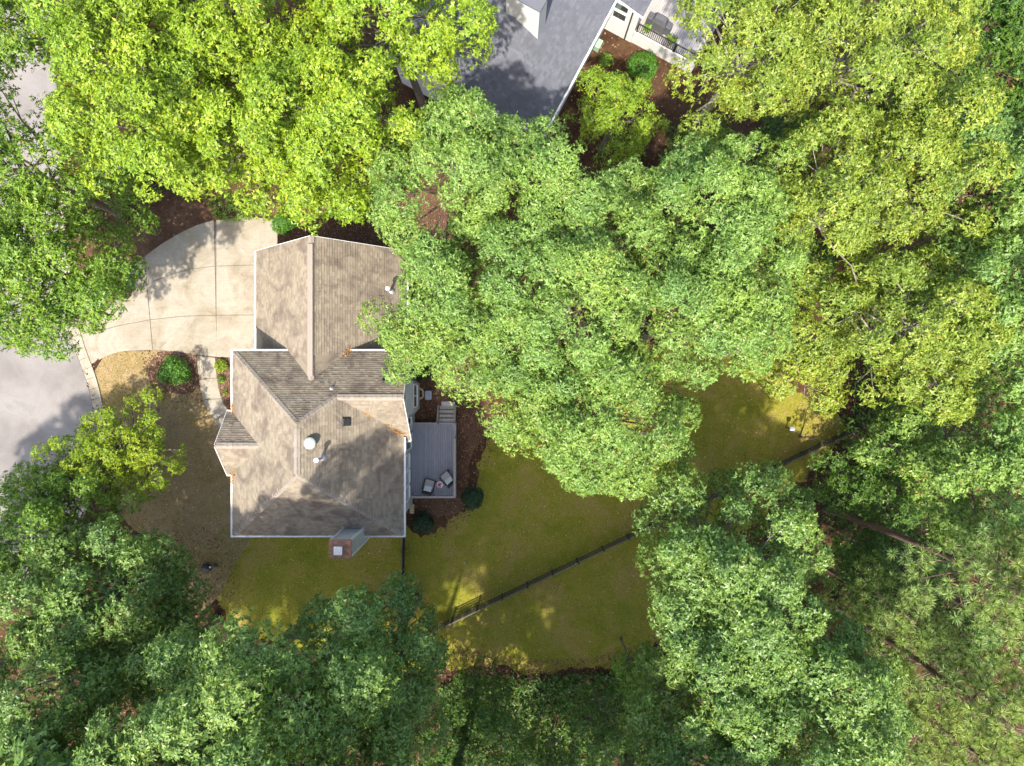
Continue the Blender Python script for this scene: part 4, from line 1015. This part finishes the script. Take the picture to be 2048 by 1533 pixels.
# neighbour's deck
nd=empty('raised_deck',Nn(13,-4,0),'raised weathered board deck with black railing and white skirting','deck')
NDZ=1.35; 
for i in range(31):
    b=-1.58-.145*i; MB().prism([Nn(10.15,b-.005,0)[:2],Nn(10.15,b-.140,0)[:2],Nn(17.5,b-.140,0)[:2],Nn(17.5,b-.005,0)[:2]],NDZ-.04,NDZ).build('board',M['deck_warm'],nd)
MB().prism([Nn(10.05,-1.56,0)[:2],Nn(10.05,-6.05,0)[:2],Nn(10.14,-6.05,0)[:2],Nn(10.14,-1.56,0)[:2]],-.05,NDZ+.01).build('skirting',M['white_siding'],nd)
MB().prism([Nn(10.14,-5.97,0)[:2],Nn(10.14,-6.05,0)[:2],Nn(17.4,-6.05,0)[:2],Nn(17.4,-5.97,0)[:2]],-.05,NDZ-.05).build('skirting',M['white_siding'],nd)
def black_rail(a,b):
    a=Vector(a);b=Vector(b); L=(b-a).length; d=(b-a)/L; Z=Vector((0,0,1))
    MB().beam(a+Z*1.0,b+Z*1.0,.05,.04).build('top_rail',M['dark_metal'],nd); MB().beam(a+Z*.1,b+Z*.1,.035,.035).build('bottom_rail',M['dark_metal'],nd)
    for p in (a,b): MB().beam(p,p+Z*1.04,.075,.075,(1,0,0)).build('rail_post',M['dark_metal'],nd)
    k=int(L/.125)
    for j in range(1,k): p=a+d*(L*j/k); MB().beam(p+Z*.1,p+Z*.99,.025,.025,(1,0,0)).build('baluster',M['dark_metal'],nd)
black_rail(Nn(10.12,-1.68,NDZ),Nn(10.12,-4.35,NDZ)); black_rail(Nn(10.12,-4.42,NDZ),Nn(10.12,-5.95,NDZ)); black_rail(Nn(11.9,-5.9,NDZ),Nn(14.2,-5.9,NDZ))
# covered grill
gc=Vector(Nn(11.05,-2.75,NDZ)); gl=empty('covered_grill',tuple(gc),'barbecue grill under a dark grey fitted cover behind the black railing','grill')
def gT(p): return gc+E1*p.y+(-E2)*p.x+Vector((0,0,p.z))
m=MB(); m.add([(-.52,-.34,.02),(.52,-.34,.02),(.52,.34,.02),(-.52,.34,.02),(-.48,-.30,.85),(.48,-.30,.85),(.48,.30,.85),(-.48,.30,.85),(-.38,-.16,1.22),(.38,-.16,1.22),(.38,.18,1.22),(-.38,.18,1.22)],
   [(3,2,1,0),(8,9,10,11)]+[(i,(i+1)%4,4+(i+1)%4,4+i) for i in range(4)]+[(4+i,4+(i+1)%4,8+(i+1)%4,8+i) for i in range(4)])
m.xf(gT); m.build('cover',M['grill'],gl,bevel=.03)
for s in (-1,1):
    m=MB().add([(s*.50,-.26,.02),(s*.86,-.26,.02),(s*.86,.26,.02),(s*.50,.26,.02),(s*.48,-.24,.88),(s*.84,-.22,.84),(s*.84,.22,.84),(s*.48,.24,.88)],[(0,1,2,3),(7,6,5,4),(0,4,5,1),(1,5,6,2),(2,6,7,3),(3,7,4,0)])
    m.xf(gT); m.build('side_shelf_cover',M['grill'],gl,bevel=.02)
def pot(label,a,b,r,z,h):
    p=Nn(a,b,z); o=empty('potted_plant',p,label,'plant')
    MB().lathe((p[0],p[1],z+.003),[(r*.55,0),(r*.75,.25),(r*.8,.28)],14).build('pot',M['cap_rust'],o)
    rg=np.random.default_rng(int(a*10)); q=np.c_[rg.normal(0,r*.55,60),rg.normal(0,r*.55,60),rg.uniform(.26,h,60)]+np.array(p)
    v,t=rosettes(rg,q,unit(rg.normal(0,.4,(60,3))+np.array([0,0,1])),.13,.06,5); link_mesh('leaves',tri_mesh('leaves',v,t),LEAF['green'],o)
pot('potted green plant beside the covered grill',10.55,-3.95,.22,NDZ,.6)
pot('small potted fern between railing and grill cover',10.42,-2.2,.15,NDZ,.5)
bc=Vector(Nn(13.4,-5.3,NDZ)); sc_=empty('deck_chair',tuple(bc),'dark blue folding chair at the far edge of the raised deck','chair')
def cT(p): return bc+E1*p.y+(-E2)*p.x+Vector((0,0,p.z+.004))
M['navy']=plain('navy_sling',(0.03,0.035,0.06),.7,var=.2)
for nm,b_ in (('seat',(-.27,.27,-.25,.28,.36,.40)),('backrest',(-.27,.27,-.33,-.27,.40,.90))): MB().box(*b_).xf(cT).build(nm,M['navy'],sc_,bevel=.015)
for sx in (-.27,.27):
    for sy in (-.24,.26): MB().box(sx-.015,sx+.015,sy-.015,sy+.015,0,.36).xf(cT).build('leg',M['dark_metal'],sc_)
    MB().box(sx-.03,sx+.03,-.30,.25,.58,.61).xf(cT).build('armrest',M['dark_metal'],sc_)
x,y,_z=P(1196,89,.5); ub=empty('utility_box',(x,y,0),'pale green metal utility box beside the neighbour house wall','utility box')
MB().prism([(x+a*.473-b*.881,y+a*.881+b*.473) for a,b in ((-.27,-.2),(.27,-.2),(.27,.2),(-.27,.2))],0,.62).build('cabinet',M['util_green'],ub,bevel=.02)
MB().prism([(x+a*.473-b*.881,y+a*.881+b*.473) for a,b in ((-.30,-.23),(.30,-.23),(.30,.23),(-.30,.23))],.62,.68).build('lid',M['util_green'],ub,bevel=.015)

# ------------------------------------------------------------------ shrubs
x,y,_z=P(945,996,.4); shrub('holly_bush','round dark evergreen bush at the lawn edge beyond the deck corner','bush',x,y,.72,1.1,'holly',dens=520)
x,y,_z=P(847,1045,.4); shrub('holly_bush','round dark evergreen bush near the tan crate and house corner','bush',x,y,.66,1.0,'holly',dens=520)
x,y,_z=P(350,743,.5); shrub('azalea_bush','wide green bush in the mulch bed beside the curved walkway','bush',x,y,.90,1.1,'box',rx=1.12,lump=.10,L=.11,W=.06)
x,y,_z=P(567,448,.5); shrub('boxwood_bush','rounded green bush at the corner of drive and garage','bush',x,y,.72,1.2,'box',L=.10,W=.06)
x,y,_z=P(442,732,.2); shrub('gold_shrub','small golden shrub at the top of the entry bed','shrub',x,y,.40,.5,'yellow',L=.09,W=.05)
x,y,_z=P(441,758,.2); shrub('low_shrub','low leafy perennial in the middle of the entry bed','shrub',x,y,.27,.35,'green',dens=240,L=.09,W=.05)
x,y,_z=P(448,785,.2); shrub('low_shrub','sparse little perennial below the gutter in the entry bed','shrub',x,y,.18,.3,'yellow',dens=220,L=.08,W=.04)
x,y,_z=P(851,738,.6); shrub('evergreen_bush','dark bush between the bay window and overhanging oak','bush',x,y,.75,1.5,'holly',dens=380)
x,y,_z=P(1285,136,.6); shrub('globe_bush','big globe shaped bright green bush below the white skirting','bush',x,y,.98,1.5,'box',L=.09,W=.05)
x,y,_z=P(1212,122,.4); shrub('leafy_bush','small upright green bush near the utility box','bush',x,y,.42,.9,'green',L=.10)
x,y,_z=P(470,418,.4); shrub('hedge_bush','spreading green bush along the north edge of the driveway','bush',x,y,.9,1.0,'green',rx=1.9,dens=260,L=.11,W=.06)

# ------------------------------------------------------------------ trees
def at(ax,ay,zc): return P(ax,ay,zc)[:2]
def T_(label,ax,ay,zc,R,V,sp,**k):
    x,y=at(ax,ay,zc); return tree(k.pop('name','broadleaf_tree'),label,'tree',x,y,R,V,zc,sp,**k)
G1='tall lime green trees behind the garage'; G2='pale green oaks east of the house'; G3='golden green oaks with bare pale limbs'
G4='oaks of the eastern wood'; G5='oaks along the southern edge'; G6='trees by the street'; G7='understory trees at the foot of the lawn'
G8='understory trees in the eastern wood'
# lime trees north of the garage
lk=dict(group=G1,L=.155,W=.125,lump=.26,dens=114,limb_r=.35,fill=.15,sep=.66,rc=1.05)
T_('lime green maple towering between driveway bed and neighbour roof, its crown over the brown bed',340,215,13.5,5.3,6.0,'lime',**lk)
T_('lime green maple standing right behind the garage gable',560,285,12.5,5.2,5.5,'lime',**lk)
T_('lime green maple between garage gable and the dark mulch by the neighbour wall',712,255,13.0,4.4,6.0,'lime',**lk)
T_('lime green tree behind the maples, farthest from the house on the drive side',420,15,14.5,5.0,6.0,'lime',**lk)
T_('yellowish tulip tree leaning over the blue grey roof',790,45,13.5,4.9,6.0,'lime',**lk)
# street side
T_('mid green street tree at the north end of the verge',95,45,11.0,4.0,4.0,'green',group=G6,dens=100)
T_('tall thin street tree with loose foliage and a bare leaning trunk',20,335,11.0,6.2,4.5,'green',group=G6,dens=80,lump=.28,limb_r=.6,fill=.3,r0=.26)
T_('street tree whose crown hangs over the driveway mouth',75,545,9.0,4.9,3.4,'green',group=G6,dens=110,lump=.28,low=-.5,extra=[(*P(a,b,z),r) for a,b,z,r in ((215,600,8,.9),(180,640,8,.9),(120,690,8,.9),(200,550,8,1.0),(230,480,7,1.0),(285,450,6,.9),(260,420,6,1.0),(60,700,9,1.0),(150,590,8,1.1),(240,545,7,.8))])
T_('small sapling with yellowing leaves in the bed beside the street',235,330,3.0,2.2,1.6,'yellow',group=G6,dens=60,L=.15,rc=.6)
T_('small yellow green ornamental tree on the dry front lawn',232,912,4.4,3.5,2.5,'yellow',name='ornamental_tree',clear=False,dens=140,fill=.5,L=.13,W=.08,rc=.55,lump=.3)
T_('low yellow green tree at the kerb next to the ornamental tree',130,985,4.4,2.8,2.4,'green',clear=False,dens=105,L=.13,W=.09,rc=.6,lump=.3,group=G6)
T_('mid green tree spreading over the south end of the kerb',110,1075,6.2,4.6,3.4,'green',group=G6,dens=95,L=.15,clear=False)
# southern edge
T_('deep green oak at the south west corner of the dry lawn',205,1205,9.0,4.6,3.9,'deepoak',group=G5,fill=.45,extra=[(*P(a,b,z),r) for a,b,z,r in ((300,1095,7,1.0),(350,1140,7,1.1),(385,1180,7,1.0),(390,1240,7,1.0),(260,1110,8,1.1),(330,1190,8,1.1),(200,1090,8,1.1),(120,1130,9,1.2))])
T_('shaded low oak between the two big southern oaks',335,1315,6.8,3.2,3.8,'deepoak',group=G5,dens=95,low=-.6)
T_('big oak with silvery sunlit top in the far south west',100,1430,11.5,5.4,5.2,'deepoak',group=G5)
T_('oak with sunlit silvery top behind the shaded low oak',400,1490,15.5,4.2,7.0,'deepoak',group=G5)
T_('broad deep green oak facing the chimney side of the house',610,1445,15.5,6.2,8.5,'deepoak',group=G5,low=-.6,dens=108,fill=.6,extra=[(*P(a,b,z),r) for a,b,z,r in ((560,1255,8.5,1.1),(640,1235,9,1.15),(715,1215,9,1.15),(790,1200,9,1.1),(835,1240,9.5,1.1),(855,1310,10,1.1),(500,1300,9,1.1),(430,1385,10,1.1),(600,1300,10,1.3),(700,1290,10,1.3),(780,1290,10.5,1.2),(540,1360,11,1.3),(380,1470,11,1.1),(660,1370,11.5,1.3),(740,1370,11.5,1.3),(820,1390,11.5,1.2),(850,1460,12,1.2),(480,1440,12,1.3),(760,1460,13,1.3),(600,1450,13,1.3))])
tree('broadleaf_tree','very tall oak rising behind the oak at the fence corner','tree',-6.2,-21.6,4.8,5.5,20.5,'deepoak',group=G5,fill=.6,dens=120)
T_('deep green oak at the corner of the two picket fences',775,1330,11.5,3.3,5.0,'deepoak',group=G5)
T_('broad oak standing over the middle of the diagonal fence',1450,1135,12.5,4.8,5.6,'deepoak',group=G5,extra=[(*P(a,b,z),r) for a,b,z,r in ((1305,1045,9,1.1),(1375,1005,9,1.1),(1445,975,9,1.0),(1545,965,10,1.1),(1590,1010,10,1.0),(1315,1115,10,1.1),(1400,1060,10,1.2),(1480,1045,10,1.2),(1560,1070,11,1.2),(1340,1180,10.5,1.1),(1500,990,9.5,1.0))])
T_('deep green oak below the diagonal fence beside the lawn foot',1440,1330,12.5,4.2,5.2,'deepoak',group=G5)
T_('sunlit oak at the south end of the wood next to the pines',1620,1400,13.5,4.4,5.6,'deepoak',group=G5)
T_('sunlit oak in front of the understory, farthest south of the lawn',1380,1540,13.0,4.0,5.0,'deepoak',group=G5)
# pale oaks east of the house
ok=dict(group=G2,dens=128,L=.145,W=.098,limb_r=.35,fill=.14,sep=.66,rc=1.0)
T_('pale green oak touching the low corner of the blue grey roof',910,345,13.0,4.3,5.0,'oak',**ok)
T_('pale green oak north of the others, in front of the blue grey roof corner',1150,390,13.5,4.7,5.2,'oak',**ok)
T_('pale green oak bordering the golden oaks with a dark gap below it',1410,440,13.5,4.5,5.4,'oak',**ok)
T_('pale green oak overhanging the east slope of the garage roof',880,600,12.6,4.1,4.0,'oak',cut=lambda x,y,z,r:x<-5.5 and z-r<7.4,low=-.1,extra=[(*P(a,b,z),r) for a,b,z,r in ((755,632,10.5,.95),(795,668,10.2,1.0),(812,725,10.5,1.0),(790,745,9.8,.7),(845,690,10.8,1.1),(835,640,11.2,1.0),(830,570,11.0,.9),(800,480,11.5,.8),(780,445,12,.9),(840,520,11.5,1.0))],**ok)
T_('tallest pale green oak in the middle of the eastern group',1130,600,15.0,4.7,4.8,'oak',**ok)
T_('pale green oak whose crown reaches over the back lawn',1185,845,13.5,4.5,4.6,'oak',low=-.2,extra=[(*P(a,b,z),r) for a,b,z,r in ((1030,870,12,1.0),(1130,900,12,1.1),(1210,945,11.5,1.0),(1180,960,11,.8),(1300,900,12,1.1),(1350,900,11.5,.9),(1060,820,12.5,1.1),(1360,830,12,1.0))],**ok)
T_('pale green oak next to the golden oaks at the head of the back lawn',1395,640,14.0,4.2,5.0,'oak',**ok)
T_('pale green oak leaning over the deck stairs mulch',1000,740,12.5,3.6,3.8,'oak',low=-.2,cut=lambda x,y,z,r:x<-2.9 and y<-0.1,**ok)
# golden oaks
gk=dict(group=G3,bark='pale_bark',dens=106,limb_r=.6,lump=.30,fill=.12,sep=.60,rc=1.0,L=.155,W=.105)
T_('golden green oak beside the raised deck railing',1490,110,13.5,4.9,5.2,'gold',**gk)
T_('golden green oak at the north east, next to the shaded dark wood',1730,100,14.0,5.0,5.6,'gold',**gk)
T_('golden green oak with forked pale limb showing through its crown',1640,430,13.5,4.4,5.0,'gold',**gk)
T_('golden green oak beside the wooded slope with long bare limb',1810,330,13.5,3.7,4.6,'gold',**gk)
T_('golden green oak above the east end of the picket fence',1800,660,13.5,4.7,5.2,'gold',**gk)
T_('golden green oak branch end hanging over the head of the back lawn',1570,690,11.5,3.5,3.2,'gold',low=-.1,**gk)
T_('young yellow green tree between neighbour wall and globe bush',1228,235,6.0,2.7,2.8,'lime',name='young_tree',clear=False,dens=110,L=.14,W=.08,rc=.6,lump=.26)
# eastern wood
T_('pale oak at the east side of the wood beside the golden oaks',1990,390,13.5,4.0,5.4,'oak',group=G4)
T_('pale oak in the middle of the eastern wood',1990,640,13.5,4.2,5.4,'oak',group=G4)
T_('grey green oak of the eastern wood above the leaning pine trunk',1925,930,12.5,4.0,5.0,'oak',group=G4)
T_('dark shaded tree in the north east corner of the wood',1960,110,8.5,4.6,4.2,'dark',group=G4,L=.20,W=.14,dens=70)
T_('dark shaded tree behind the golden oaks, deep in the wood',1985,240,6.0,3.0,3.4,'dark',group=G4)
UN=[(1700,960,3.4,2.0),(1780,1000,5.0,2.2),(1720,1090,4.0,1.8),(1810,1130,4.0,2.1),(1720,1150,6.5,2.1),(1900,1250,4.2,2.6),(1880,1060,3.2,2.0),(1760,900,4.6,2.2),(1640,880,3.2,1.6),(1520,480,4.0,2.2),(1600,560,3.5,2.2),(1900,520,4.5,2.4),(1880,760,4.5,2.4),(1720,260,4.0,2.4),(1560,300,3.5,2.4),(1880,300,4.0,2.4),(1390,300,3.0,1.8),(1800,860,5.0,2.4)]
ULAB=['by the east end of the picket fence','in the dark gap beside the leaning pine trunk','at the foot of the leaning pine','below the leaning pine trunk','between the sunlit oak and the pines','among the pines on the far south east','under the grey green oak of the wood','under the golden oak at the fence end','at the head of the lawn under the golden oak','in the gap between pale and golden oaks','under the forked golden oak','between golden oaks and pale wood oaks','at the wood edge under the golden crowns','under the north golden oaks','north of the pale oak group','in the shade of the long bare limb','beside the dogwood and globe bush','beyond the fence end, under golden foliage']
for (ax,ay,zc,R),lb in zip(UN,ULAB):
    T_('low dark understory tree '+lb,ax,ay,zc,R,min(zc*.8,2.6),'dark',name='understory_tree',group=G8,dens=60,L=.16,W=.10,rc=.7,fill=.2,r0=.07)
# understory south of the lawn
for ax,ay,zc,R,sp,lb in ((940,1395,4.5,1.9,'dark','near the fence corner oak'),(1010,1480,5.0,2.2,'dark','in front of the brown litter patch'),(985,1410,5.5,1.9,'dark','round the foot of the very tall oak'),(1110,1500,4.0,1.9,'dark','south of the brown litter patch'),
     (1200,1430,4.5,2.0,'dark','at the east side of the litter patch'),(1265,1330,4.5,1.8,'green','at the sunny south east lawn corner'),(1290,1425,3.5,1.3,'yellow','glowing yellow green at the lawn foot'),(890,1490,6.0,2.3,'dark','beside the broad oak, far south')):
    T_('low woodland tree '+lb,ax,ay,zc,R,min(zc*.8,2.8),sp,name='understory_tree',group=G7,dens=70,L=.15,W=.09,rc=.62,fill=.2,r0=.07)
# pines
pine('pine_tree','tall pine with long bare leaning trunk crossing the wood',20.9,-8.3,20.5,14.5,3.4,(0.6,-.3),.26,101,1.4)
pine('pine_tree','pine with broad tufted crown at the south end of the wood',21.4,-14.6,17.0,7.5,3.6,(0.5,-.5),.27,102,1.35)
pine('pine_tree','shorter pine standing between oak edge and broad pine',19.7,-11.6,12.5,6.0,2.4,(0.2,-.2),.17,103,.9)
pine('pine_tree','pine behind the broad tufted pine with thick dark trunk',25.8,-12.6,20.0,12.5,3.2,(0.6,-.4),.28,104,1.0)
pine('pine_tree','bright pine in the far south east corner',22.8,-18.2,15.5,6.5,3.4,(0.2,-.2),.24,105,1.25)
# the wood goes on south and west of the lawn; these trees shade it
SH='trees continuing the wood beyond the yard'
for j,(x,y,zc,lb) in enumerate(((-3.0,-21.3,23.5,'very tall oak between fence corner oak and lawn foot, above the understory'),(0.5,-26.0,22.5,'tall oak directly south of the fence corner, shading the lawn'),(7.6,-25.0,22.0,'tall oak south of the lawn foot'),(3.5,-30.5,20.5,'tall oak in the second row south of the lawn'),(12.0,-30.0,20.0,'tall oak in the second row behind the lawn foot'),
      (-12.5,-21.8,17.5,'tall oak south of the broad oak that faces the chimney'),(-18.5,-20.8,16.0,'tall oak south of the two silvery oaks'),(-31.5,-17.5,12.5,'oak beyond the south west kerb'))):
    tree('broadleaf_tree',lb,'tree',x,y,5.6,5.0,zc,'deepoak',group=SH,dens=52,L=.28,W=.22,fill=.7,n=56,limb_r=.4,share='far%d'%(j%2 if j<5 else 2))
